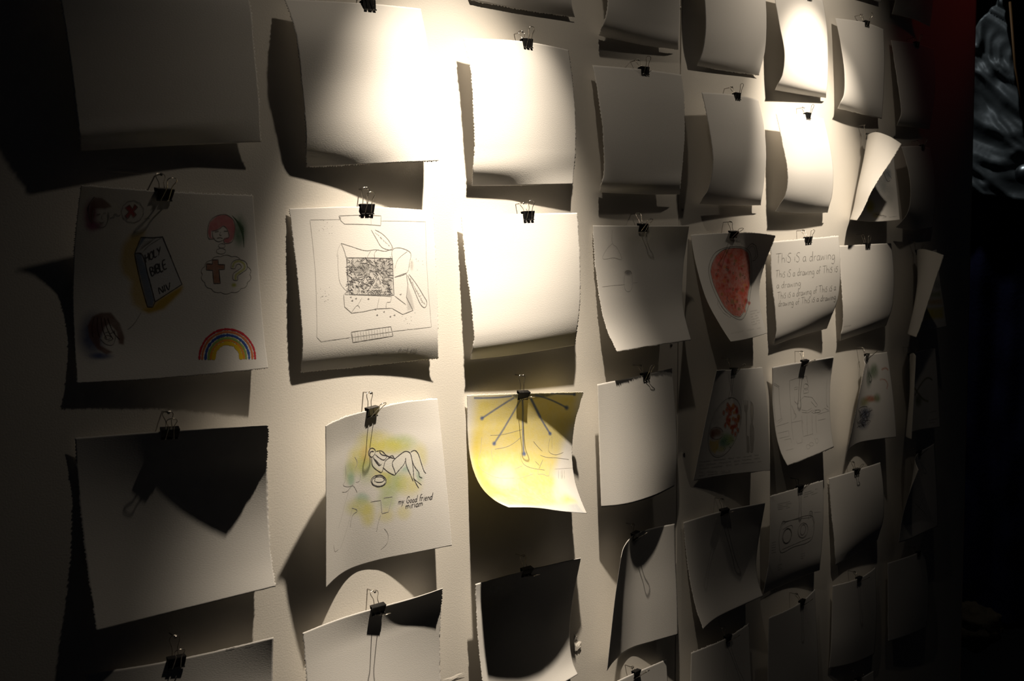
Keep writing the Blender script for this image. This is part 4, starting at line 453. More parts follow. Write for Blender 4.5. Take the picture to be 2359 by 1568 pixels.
         ('d',6,1,[(630,356),(646,355),(662,358)]),('p',6,1,[(348,365),(358,378),(367,396)]),('d',6,1,[(419,344),(438,345),(457,350)]),('d',6,1,[(467,525),(469,535),(471,543)]),('d',6,1,[(539,357),(533,373),(528,389)]),('p',6,1,[(594,432),(591,445),(589,452)]),('d',6,1,[(587,531),(593,538),(599,548)]),('d',6,1,[(459,416),(454,424),(449,429)]),('d',6,1,[(491,485),(489,494),(487,502)]),('p',6,1,[(339,505),(344,517),(349,531)]),('d',6,1,[(410,484),(425,495),(439,508)]),('p',6,1,[(368,432),(365,445),(362,463)]),
         ('p',6,1,[(559,525),(561,537),(563,545)]),('d',6,1,[(407,361),(422,367),(437,376)]),('p',6,1,[(466,327),(470,337),(474,349)]),('p',6,1,[(627,463),(606,470),(585,471)]),('d',6,1,[(491,351),(505,355),(518,367)]),('d',6,1,[(418,442),(404,441),(389,444)]),('d',6,1,[(376,358),(369,361),(363,369)]),('p',6,1,[(382,451),(362,449),(341,452)]),('d',6,1,[(527,408),(536,416),(545,427)]),('p',6,1,[(566,496),(557,498),(548,498)]),('d',6,1,[(432,516),(441,525),(449,530)]),('d',6,1,[(384,421),(381,434),(377,450)]),
         ('d',6,1,[(530,403),(539,416),(548,424)]),('p',6,1,[(603,410),(594,425),(586,435)]),('p',6,1,[(493,334),(474,340),(455,346)]),('p',6,1,[(401,463),(406,480),(411,490)]),('d',6,1,[(367,382),(358,393),(349,402)]),('d',6,1,[(477,524),(488,533),(499,537)]),('d',6,1,[(369,366),(357,371),(345,378)]),('p',6,1,[(348,322),(340,327),(331,337)]),('p',6,1,[(421,347),(422,353),(423,363)]),('d',6,1,[(614,513),(613,525),(612,530)]),('p',6,1,[(483,456),(475,468),(466,483)]),('p',6,1,[(442,387),(434,387),(426,393)]),
         ('p',6,1,[(346,487),(338,492),(330,499)]),('p',6,1,[(569,391),(553,397),(536,408)]),('p',6,1,[(634,454),(615,457),(597,464)]),('p',6,1,[(382,361),(364,361),(346,363)]),('p',6,1,[(461,365),(466,378),(470,386)]),('d',6,1,[(533,526),(547,537),(561,552)]),('d',6,1,[(486,345),(498,354),(511,364)]),('d',6,1,[(425,448),(414,459),(403,467)]),('d',6,1,[(501,357),(500,370),(499,381)]),('d',6,1,[(377,312),(369,325),(362,341)]),('d',6,1,[(508,460),(489,463),(470,467)]),('d',6,1,[(470,352),(476,354),(482,362)]),
         ('d',6,1,[(615,435),(636,440),(658,445)]),('p',6,1,[(592,413),(595,424),(598,428)]),('p',6,1,[(590,408),(575,412),(560,415)]),('d',6,1,[(558,346),(550,350),(542,358)]),('p',6,1,[(535,527),(539,538),(542,552)]),('p',6,1,[(583,523),(576,529),(570,541)]),('p',6,1,[(332,299),(334,313),(336,332)]),('d',6,1,[(519,494),(534,499),(549,505)]),('d',6,1,[(419,377),(434,380),(450,390)]),('d',6,1,[(374,392),(377,403),(380,416)]),('d',6,1,[(591,335),(583,348),(575,360)]),('d',6,1,[(459,437),(464,445),(469,457)]),
         ('p',6,1,[(536,429),(536,441),(537,452)]),('d',6,1,[(641,538),(623,546),(605,547)]),('d',6,1,[(524,336),(528,343),(531,349)]),('p',6,1,[(579,315),(566,327),(553,335)]),('d',6,1,[(646,509),(632,518),(617,531)]),('p',6,1,[(516,422),(530,437),(544,447)]),('d',6,1,[(570,402),(580,415),(591,424)]),('d',6,1,[(639,496),(629,504),(618,519)]),('d',6,1,[(553,452),(559,466),(564,482)]),('d',6,1,[(326,502),(344,507),(362,507)]),('p',6,1,[(585,527),(580,537),(576,548)]),('p',6,1,[(333,364),(350,368),(367,366)]),
         ('d',6,1,[(652,320),(636,334),(620,345)]),('d',6,1,[(583,429),(581,450),(580,466)]),('p',6,1,[(552,430),(540,445),(528,454)]),('d',6,1,[(636,345),(630,358),(625,363)]),('d',6,1,[(449,417),(462,429),(475,437)]),('p',6,1,[(609,518),(623,522),(637,524)]),('p',6,1,[(629,360),(632,371),(636,383)]),('p',6,1,[(399,428),(389,428),(379,429)]),('p',6,1,[(511,434),(515,445),(519,462)]),('p',6,1,[(337,471),(331,482),(325,496)]),('d',6,1,[(437,484),(424,485),(411,483)]),('p',6,1,[(537,369),(537,374),(535,384)]),
         ('d',6,1,[(608,480),(620,488),(633,491)]),('p',6,1,[(588,317),(576,326),(564,332)]),('d',6,1,[(427,408),(430,415),(433,422)]),('p',6,1,[(480,467),(461,474),(443,476)]),('p',6,1,[(463,354),(477,366),(492,373)]),('p',6,1,[(521,394),(533,405),(545,421)]),('d',6,1,[(495,516),(495,522),(495,531)]),('p',6,1,[(510,357),(527,364),(544,365)]),('d',8,0,[(332,309),(657,320),(657,432),(659,551),(336,533),(328,421),(332,309)]),('p',8,1,[(302,219),(321,270),(328,309)]),('p',8,1,[(302,219),(356,237),(468,269),(538,264),(606,273),(660,258)]),('f',6,1,[(267,301),(281,251),(302,219)]),
         ('f',6,1,[(276,285),(270,385),(278,461),(322,514)]),('p',6,1,[(470,316),(492,283),(503,270)]),('p',6,1,[(527,317),(529,283),(558,262)]),('p',9,1,[(514,141),(543,189),(584,249),(649,266),(665,262),(642,214),(594,167),(541,141)]),('f',6,1,[(580,194),(583,195)]),('f',6,1,[(586,191),(589,193)]),('f',6,1,[(599,205),(602,207)]),('f',6,1,[(585,196),(588,198)]),('f',6,1,[(635,236),(638,238)]),('f',6,1,[(584,197),(587,199)]),('f',6,1,[(563,177),(565,178)]),('f',6,1,[(554,167),(557,168)]),
         ('f',6,1,[(577,190),(580,191)]),('f',6,1,[(631,234),(634,236)]),('f',6,1,[(583,189),(586,191)]),('f',6,1,[(613,214),(615,216)]),('f',6,1,[(637,242),(640,243)]),('f',6,1,[(583,191),(586,193)]),('f',6,1,[(562,170),(565,172)]),('f',6,1,[(578,186),(581,188)]),('f',6,1,[(651,249),(654,251)]),('f',6,1,[(625,228),(628,229)]),('f',6,1,[(576,188),(579,190)]),('f',6,1,[(567,177),(570,178)]),
         ('f',6,1,[(579,185),(582,186)]),('f',6,1,[(605,211),(608,213)]),('f',6,1,[(554,164),(557,166)]),('f',6,1,[(622,222),(625,223)]),('f',6,1,[(597,206),(600,207)]),('f',6,1,[(578,192),(581,194)]),('f',6,1,[(634,232),(637,233)]),('f',6,1,[(637,239),(640,241)]),('f',6,1,[(565,175),(568,177)]),('f',6,1,[(656,251),(659,253)]),('f',6,1,[(616,216),(619,218)]),('f',6,1,[(546,163),(549,164)]),
         ('f',6,1,[(649,245),(652,247)]),('f',6,1,[(583,191),(586,192)]),('f',6,1,[(594,202),(597,203)]),('f',6,1,[(615,222),(618,224)]),('f',6,1,[(558,169),(561,171)]),('f',6,1,[(598,208),(601,210)]),('f',6,1,[(659,253),(662,254)]),('f',6,1,[(540,159),(543,161)]),('f',6,1,[(612,220),(615,222)]),('f',6,1,[(575,188),(578,190)]),('f',6,1,[(622,226),(625,227)]),('f',6,1,[(580,190),(583,192)]),
         ('f',6,1,[(634,236),(637,238)]),('f',6,1,[(576,183),(579,185)]),('f',6,1,[(562,174),(565,175)]),('f',6,1,[(636,238),(639,239)]),('f',6,1,[(609,216),(612,218)]),('f',6,1,[(600,209),(603,211)]),('f',6,1,[(597,207),(600,209)]),('f',6,1,[(592,198),(595,200)]),('f',6,1,[(576,185),(579,187)]),('f',6,1,[(616,222),(619,224)]),('f',6,1,[(606,209),(609,211)]),('f',6,1,[(606,212),(609,213)]),
         ('f',6,1,[(542,159),(545,160)]),('f',6,1,[(638,235),(641,236)]),('f',6,1,[(549,166),(552,167)]),('f',6,1,[(573,186),(576,188)]),('p',9,1,[(657,320),(657,275),(671,258),(724,253),(799,285),(788,345),(767,407),(672,437)]),('p',6,1,[(675,380),(698,328),(776,274)]),('p',9,0,[(667,437),(758,412),(769,488),(754,567),(803,655),(722,677),(644,635)]),('p',8,1,[(662,555),(750,616)]),('p',9,0,[(296,529),(298,605),(345,646),(429,643),(520,631),(644,633)]),('p',6,1,[(302,530),(646,559)]),('p',6,1,[(391,602),(423,557)]),('p',6,1,[(530,627),(548,563)]),
         ('p',6,1,[(597,631),(603,596),(629,593),(638,563)]),('p',6,1,[(345,642),(391,602),(405,620)]),('p',10,1,[(768,425),(808,506),(870,626),(897,641),(915,610),(883,554),(831,480),(779,421)]),('f',5,1,[(804,485),(813,491)]),('f',5,1,[(839,530),(840,536)]),('f',5,1,[(812,481),(808,484)]),('f',5,1,[(806,472),(801,473)]),('f',5,1,[(827,535),(837,531)]),('f',5,1,[(840,546),(845,544)]),('f',5,1,[(822,507),(823,508)]),('f',5,1,[(882,598),(876,594)]),('f',5,1,[(875,592),(875,592)]),
         ('f',5,1,[(879,607),(886,609)]),('f',5,1,[(828,518),(827,515)]),('f',5,1,[(844,533),(844,542)]),('f',5,1,[(806,471),(803,476)]),('f',5,1,[(878,599),(878,596)]),('f',5,1,[(840,541),(846,545)]),('f',5,1,[(805,487),(812,491)]),('f',5,1,[(853,559),(861,569)]),('f',5,1,[(900,615),(889,614)]),('f',5,1,[(808,473),(807,482)]),('f',5,1,[(832,529),(836,529)]),('f',5,1,[(840,524),(839,534)]),
         ('f',5,1,[(785,456),(790,455)]),('f',5,1,[(848,558),(857,563)]),('f',5,1,[(824,523),(832,523)]),('f',5,1,[(800,476),(805,480)]),('f',5,1,[(867,571),(865,575)]),('f',5,1,[(849,565),(856,561)]),('f',5,1,[(824,519),(827,515)]),('f',5,1,[(810,477),(808,485)]),('f',5,1,[(786,444),(789,454)]),('f',5,1,[(843,526),(839,534)]),('f',5,1,[(824,515),(829,518)]),('f',5,1,[(794,474),(801,473)]),
         ('f',5,1,[(900,617),(888,613)]),('f',5,1,[(895,606),(885,607)]),('f',5,1,[(861,575),(871,584)]),('f',5,1,[(795,465),(796,464)]),('f',5,1,[(866,591),(877,594)]),('f',5,1,[(807,491),(817,499)]),('f',5,1,[(894,604),(888,612)]),('f',5,1,[(791,457),(790,455)]),('f',5,1,[(875,580),(867,579)]),('f',5,1,[(781,451),(789,454)]),('f',5,1,[(810,470),(800,472)]),('f',5,1,[(872,604),(883,605)]),
         ('f',5,1,[(865,584),(876,594)]),('f',5,1,[(840,527),(835,528)]),('f',5,1,[(843,553),(851,553)]),('f',5,1,[(792,447),(784,446)]),('f',5,1,[(837,540),(844,542)]),('f',5,1,[(794,469),(797,466)]),('f',5,1,[(846,544),(849,551)]),('f',5,1,[(818,508),(829,517)]),('f',5,1,[(812,488),(812,490)]),('f',5,1,[(784,456),(796,464)]),('f',5,1,[(871,602),(883,604)]),('f',5,1,[(824,507),(824,510)]),
         ('f',5,1,[(828,529),(834,526)]),('f',5,1,[(878,602),(881,601)]),('f',5,1,[(829,515),(825,511)]),('f',5,1,[(870,583),(872,586)]),('f',5,1,[(834,523),(831,520)]),('f',5,1,[(777,452),(788,452)]),('f',5,1,[(799,452),(788,451)]),('f',5,1,[(818,499),(821,505)]),('f',5,1,[(857,548),(848,548)]),('f',5,1,[(870,589),(875,592)]),('f',5,1,[(893,610),(887,611)]),('f',5,1,[(871,559),(859,566)]),
         ('f',5,1,[(853,565),(862,571)]),('p',8,1,[(346,570),(360,573),(353,565),(355,576)]),('p',8,1,[(374,559),(388,561),(381,554),(383,565)]),('p',8,1,[(462,566),(476,569),(469,561),(471,572)]),('p',8,1,[(511,633),(525,636),(518,628),(520,639)]),('p',8,1,[(522,670),(536,673),(529,665),(531,676)]),('p',8,1,[(621,685),(635,687),(628,680),(630,691)]),('p',8,1,[(651,678),(666,680),(659,673),(661,684)]),('p',8,1,[(702,548),(717,550),(710,543),(712,553)]),('p',8,1,[(574,652),(588,654),(581,647),(583,657)]),('p',8,1,[(338,548),(351,551),(345,544),(346,554)]),('f',6,1,[(785,695),(789,697)]),
         ('f',6,1,[(839,320),(844,321)]),('f',6,1,[(154,529),(158,530)]),('f',6,1,[(759,770),(763,773)]),('f',6,1,[(892,356),(896,358)]),('f',6,1,[(153,531),(157,533)]),('f',6,1,[(247,156),(250,158)]),('f',6,1,[(179,531),(182,533)]),('f',6,1,[(185,553),(189,555)]),('f',6,1,[(171,532),(175,534)]),('f',6,1,[(229,157),(233,158)]),('f',6,1,[(119,510),(122,511)]),('f',6,1,[(889,335),(893,337)]),
         ('f',6,1,[(167,136),(170,138)]),('f',6,1,[(745,709),(749,711)]),('f',6,1,[(846,392),(850,394)]),('f',6,1,[(150,533),(153,534)]),('f',6,1,[(723,674),(727,676)]),('f',6,1,[(146,531),(150,533)]),('f',6,1,[(756,735),(760,737)]),('f',6,1,[(171,501),(174,503)]),('f',6,1,[(171,513),(174,515)]),('f',6,1,[(200,77),(204,79)]),('f',6,1,[(845,334),(849,336)]),('f',6,1,[(162,563),(166,565)]),
         ('f',6,1,[(744,701),(748,703)]),('f',6,1,[(194,524),(197,526)]),('f',6,1,[(139,538),(142,540)]),('f',6,1,[(203,112),(207,114)]),('f',6,1,[(171,559),(175,561)]),('f',6,1,[(815,670),(820,673)]),('f',6,1,[(223,90),(227,92)]),('f',6,1,[(201,479),(204,481)]),('f',6,1,[(196,132),(199,134)]),('f',6,1,[(715,689),(719,691)]),('f',6,1,[(839,323),(843,325)]),('f',6,1,[(804,340),(808,341)]),
         ('f',6,1,[(220,125),(223,126)]),('f',6,1,[(730,717),(734,719)]),('f',6,1,[(856,333),(861,335)]),('f',6,1,[(772,738),(776,741)]),('f',6,1,[(191,125),(194,127)]),('f',6,1,[(251,116),(254,117)]),('f',6,1,[(141,486),(144,488)]),('f',6,1,[(786,719),(790,721)]),('f',7,1,[(489,928),(494,912),(500,930),(504,917),(510,931),(514,912),(521,928),(525,913),(531,931),(535,910),(541,926),(546,916),(552,924),(556,913)]),('f',7,1,[(583,927),(588,910),(594,926),(598,909),(604,927),(609,908),(615,927),(619,911),(625,924),(630,912),(636,921),(641,909),(646,923),(651,912),(657,926),(662,905),(668,925)]),('p',8,1,[(701,898),(693,922),(698,923)]),('p',8,1,[(694,906),(703,906)]),
         ('p',8,1,[(711,895),(702,924)]),('p',8,1,[(705,914),(712,909),(717,911),(714,924)]),('p',8,1,[(735,910),(728,909),(721,917),(723,924),(730,921),(735,910),(732,923),(734,924)]),('p',8,1,[(742,910),(738,925)]),('p',8,1,[(740,916),(747,911),(751,913),(749,925)]),('p',8,1,[(764,895),(755,923)]),('p',8,1,[(770,908),(758,916),(766,923)]),('p',8,1,[(786,909),(788,921)]),('p',8,1,[(798,909),(788,922),(779,935)]),('p',8,1,[(809,910),(802,917),(803,924),(810,922),(813,914),(809,910)]),('p',8,1,[(819,909),(817,921),(820,924),(827,919)]),('p',8,1,[(831,909),(827,924)])]),
    '23': ([('B',[(488,217),(654,249),(485,297)],(720,660,130),75,0,50),('B',[(686,263),(823,282),(681,326)],(380,500,140),60,0,50),('B',[(597,274),(779,304),(594,328)],(720,660,130),60,0,50),('B',[(826,365),(888,373),(818,456)],(720,660,130),50,0,50),('B',[(349,305),(462,328),(348,403)],(720,660,130),70,0,50),('B',[(264,365),(325,380),(265,445)],(380,500,140),55,0,50),('B',[(405,370),(493,389),(404,478)],(380,500,140),50,0,50),('B',[(607,503),(731,525),(603,602)],(380,500,140),70,0,50),('B',[(524,450),(619,469),(522,531)],(720,660,130),50,0,50),('B',[(729,543),(830,559),(724,624)],(720,660,130),55,0,50),('B',[(716,431),(778,441),(714,467)],(300,500,380),50,0,50),('B',[(805,491),(845,497),(801,545)],(300,500,380),50,0,50),('B',[(277,413),(314,422),(278,466)],(300,500,380),60,0,50),('B',[(370,561),(435,576),(370,606)],(300,500,380),55,0,50),('B',[(348,610),(477,640),(348,674)],(620,620,140),60,0,50),('B',[(413,680),(476,695),(412,763)],(720,660,130),60,0,50),('B',[(561,612),(642,628),(558,685)],(380,500,140),50,0,50),('B',[(548,711),(618,725),(546,766)],(720,660,130),45,0,50),('B',[(678,717),(737,728),(675,772)],(720,660,130),40,0,50),('B',[(406,281),(463,292),(405,344)],(750,500,100),50,0,50),('P',[(430,250),(486,279),(615,345),(719,323),(817,346),(857,480),(824,512),(780,423),(798,573),(718,413),(630,460),(525,414),(461,364),(429,295)],(860,850,800),75,10,0),('P',[(560,486),(558,496),(550,505),(539,511),(525,514),(509,513),(493,510),(476,503),(462,494),(451,484),(445,472),(442,461),(445,451),(452,443),(464,437),(478,434),(494,435),(511,438),(527,445),(541,454),(552,464),(558,475),(560,486)],(860,850,800),85,6,0),('P',[(831,949),(920,919),(1003,911),(1004,1011),(894,1009)],(450,440,450),0,19,0)],
        [('d',11,1,[(429,295),(427,263),(453,250),(480,269),(476,291),(451,308),(431,291)]),('d',16,1,[(435,287),(446,271),(469,276)]),('d',11,1,[(451,312),(455,363),(509,415),(525,423),(555,356)]),('d',12,1,[(462,310),(510,374),(527,369)]),('d',12,1,[(486,279),(530,284),(573,324),(636,354)]),('d',10,1,[(479,296),(550,346),(573,324)]),('d',13,1,[(514,285),(529,306),(573,324)]),('d',10,1,[(555,356),(594,341),(626,350),(616,332),(583,335)]),('d',12,1,[(537,393),(589,440),(630,460),(627,434),(613,395),(614,372),(670,337),(719,321),(750,336),(762,379),(767,458),(768,508),(798,577)]),('d',11,1,[(631,457),(664,431),(697,405),(715,376),(714,363)]),('d',11,1,[(714,363),(718,413),(744,481),(761,525)]),('d',12,1,[(755,333),(788,325),(809,345),(831,421),(847,474),(858,487)]),
         ('d',11,1,[(762,384),(779,432),(806,473),(809,501),(829,513)]),('d',10,1,[(763,507),(820,559)]),('d',11,1,[(560,486),(558,496),(550,505),(539,511),(525,514),(509,513),(493,510),(476,503),(462,494),(451,484),(445,472),(442,461),(445,451),(452,443),(464,437),(478,434),(494,435),(511,438),(527,445),(541,454),(552,464),(558,475),(560,486)]),('d',8,1,[(553,487),(551,496),(544,502),(535,507),(522,509),(508,509),(494,506),(480,500),(467,493),(458,484),(452,475),(450,466),(452,457),(458,451),(468,446),(481,444),(495,445),(510,448),(524,453),(536,461),(545,469),(551,478),(553,487)]),('d',11,1,[(469,470),(481,441),(514,437),(543,458),(539,482),(502,483),(472,470)]),('d',8,1,[(467,325),(484,333)]),('d',8,1,[(473,332),(489,338)]),('d',8,1,[(478,340),(495,344)]),('d',8,1,[(484,347),(500,350)]),('d',8,1,[(489,354),(505,355)]),('d',8,1,[(494,362),(511,361)]),('d',8,1,[(499,369),(516,366)]),
         ('d',8,1,[(505,377),(521,372)]),('f',8,1,[(224,311),(225,398),(204,427),(265,454),(296,449)]),('f',8,1,[(190,467),(240,478),(290,456),(331,511)]),('f',8,1,[(265,463),(227,540),(193,618),(153,688)]),('f',8,1,[(308,274),(331,319),(313,351)]),('f',7,1,[(360,392),(348,439),(320,441)]),('f',9,1,[(285,598),(332,629),(292,649),(274,721)]),('f',7,1,[(291,604),(230,747),(178,827)]),('f',10,0,[(435,596),(514,603),(522,692),(568,692),(603,598),(536,593)]),('f',12,1,[(512,699),(496,736),(479,802)]),('f',7,1,[(535,796),(562,843),(553,897),(508,930)]),('f',6,1,[(99,768),(118,820),(159,819)]),
         ('d',11,1,[(646,637),(643,658)]),('d',11,1,[(645,646),(652,637),(655,642),(652,659)]),('d',11,1,[(654,646),(661,638),(665,642),(662,659)]),('d',11,1,[(673,638),(675,656)]),('d',11,1,[(686,638),(675,657),(665,676)]),('d',11,1,[(727,625),(720,618),(707,635),(706,656),(713,661),(721,653),(723,642),(715,642)]),('d',11,1,[(737,640),(729,649),(730,660),(738,657),(741,646),(737,640)]),('d',11,1,[(755,642),(747,651),(747,663),(756,659),(759,648),(755,642)]),('d',11,1,[(779,645),(771,643),(763,655),(765,664),(772,660),(787,620)]),('d',11,1,[(787,620),(776,662),(778,665)]),('d',11,1,[(820,622),(814,619),(808,628),(799,662)]),('d',11,1,[(800,641),(811,640)]),
         ('d',11,1,[(816,639),(811,663)]),('d',11,1,[(815,648),(820,642),(826,642)]),('d',11,1,[(833,642),(827,666)]),('d',11,1,[(835,633),(836,632)]),('d',11,1,[(838,653),(849,652),(849,644),(843,644),(837,656),(839,664),(848,663)]),('d',11,1,[(858,644),(853,666)]),('d',11,1,[(856,653),(863,645),(868,648),(864,666)]),('d',11,1,[(889,647),(882,644),(873,656),(875,666),(883,662),(897,621)]),('d',11,1,[(897,621),(885,664),(887,666)]),('d',11,1,[(697,675),(696,696)]),('d',11,1,[(698,684),(704,675),(708,679),(707,696)]),('d',11,1,[(708,683),(715,675),(720,679),(719,696)]),
         ('d',11,1,[(733,675),(730,698)]),('d',11,1,[(734,666),(734,665)]),('d',11,1,[(742,673),(740,696)]),('d',11,1,[(742,681),(748,675),(755,675)]),('d',11,1,[(762,673),(759,696)]),('d',11,1,[(763,663),(764,663)]),('d',11,1,[(786,677),(777,676),(769,688),(773,697),(781,693),(786,677),(785,696),(788,697)]),('d',11,1,[(793,675),(792,696)]),('d',11,1,[(794,683),(800,675),(804,679),(802,696)]),('d',11,1,[(804,683),(811,675),(815,679),(814,695)])]),
    '33': ([('P',[(67,15),(428,9),(942,13),(1001,265),(926,365),(859,512),(743,672),(775,813),(904,896),(328,985),(37,963),(-42,794),(-15,587),(20,346),(48,188)],(800,660,100),80,57,35),('P',[(59,270),(126,244),(88,435),(74,602),(142,815),(17,793),(3,590),(24,395)],(800,640,50),60,38,30),('B',[(243,627),(367,640),(183,731)],(880,840,620),60,0,40),('B',[(766,784),(869,790),(653,914)],(860,850,760),70,0,40),('B',[(145,130),(201,134),(146,230)],(800,700,200),35,0,30),('P',[(76,1010),(347,967),(589,933),(900,920),(952,1001),(580,1012),(299,1013)],(500,550,600),70,11,60),('P',[(-20,969),(85,955),(86,999),(-18,1023)],(450,520,600),60,10,0),('P',[(376,3),(561,-6),(755,14),(680,37),(564,43),(468,44),(400,37)],(60,80,90),85,13,40),('S',[(391,36),(239,119),(122,180)],(100,150,330),90,16,20),('B',[(122,180),(141,181),(122,198)],(100,150,330),90,0,20),('S',[(449,58),(339,240),(217,379)],(100,150,330),90,16,20),('B',[(217,379),(237,382),(215,397)],(100,150,330),90,0,20),('S',[(468,39),(486,276),(482,481)],(100,150,330),90,16,20),('B',[(482,481),(506,483),(478,501)],(100,150,330),90,0,20),('S',[(535,32),(629,191),(752,351)],(100,150,330),90,16,20),('B',[(752,351),(772,353),(753,368)],(100,150,330),90,0,20),('S',[(582,19),(702,59),(880,148)],(100,150,330),90,16,20),('B',[(880,148),(904,150),(887,173)],(100,150,330),90,0,20),('S',[(716,7),(924,21)],(100,150,330),90,16,20),('B',[(924,21),(940,21),(928,40)],(100,150,330),90,0,20),('S',[(371,19),(258,27),(62,23)],(100,150,330),90,16,20),('S',[(537,37),(591,132),(642,210)],(120,180,400),80,25,20)],
        [('f',6,1,[(189,313),(307,317),(481,293)]),('f',6,1,[(217,419),(350,408),(469,351)]),('f',6,1,[(112,316),(98,404),(64,481),(61,539),(153,624),(326,655)]),('p',7,1,[(585,394),(627,440),(669,477)]),('p',6,1,[(642,504),(709,527),(818,542),(958,568)]),('p',6,1,[(447,466),(450,542),(484,575),(659,620)]),('f',6,1,[(358,586),(442,567)]),('p',9,1,[(603,606),(664,540)]),('p',7,1,[(580,544),(617,582)]),('f',6,1,[(742,577),(686,667),(623,648),(576,643),(597,606)]),('p',7,1,[(817,635),(794,703)]),('p',7,1,[(851,638),(829,706)]),
         ('p',7,1,[(864,640),(843,707)]),('p',7,1,[(888,642),(868,709)]),('p',6,1,[(753,384),(739,484),(797,515),(898,507)]),('p',5,1,[(770,368),(774,470)]),('f',5,1,[(774,623),(991,635)]),('f',5,1,[(342,666),(529,639)]),('f',5,1,[(188,416),(183,489),(190,558)]),('f',6,1,[(266,516),(246,530),(253,548)]),('f',5,1,[(347,676),(280,792),(258,885)]),('f',5,1,[(298,879),(624,800)]),('f',5,1,[(41,852),(224,846)])]),
    '42': ([('B',[(352,381),(394,383),(351,404)],(250,240,240),75,0,30)],
        [('f',7,1,[(193,33),(194,142),(234,171),(287,270),(210,255),(85,255),(132,185),(192,142)]),('f',8,1,[(312,394),(300,476),(312,518),(341,532),(379,514),(396,473),(395,398)]),('f',8,1,[(49,475),(165,472),(306,472)]),('f',6,1,[(402,465),(462,464)]),('p',10,1,[(315,378),(340,363),(380,369),(396,394)])]),
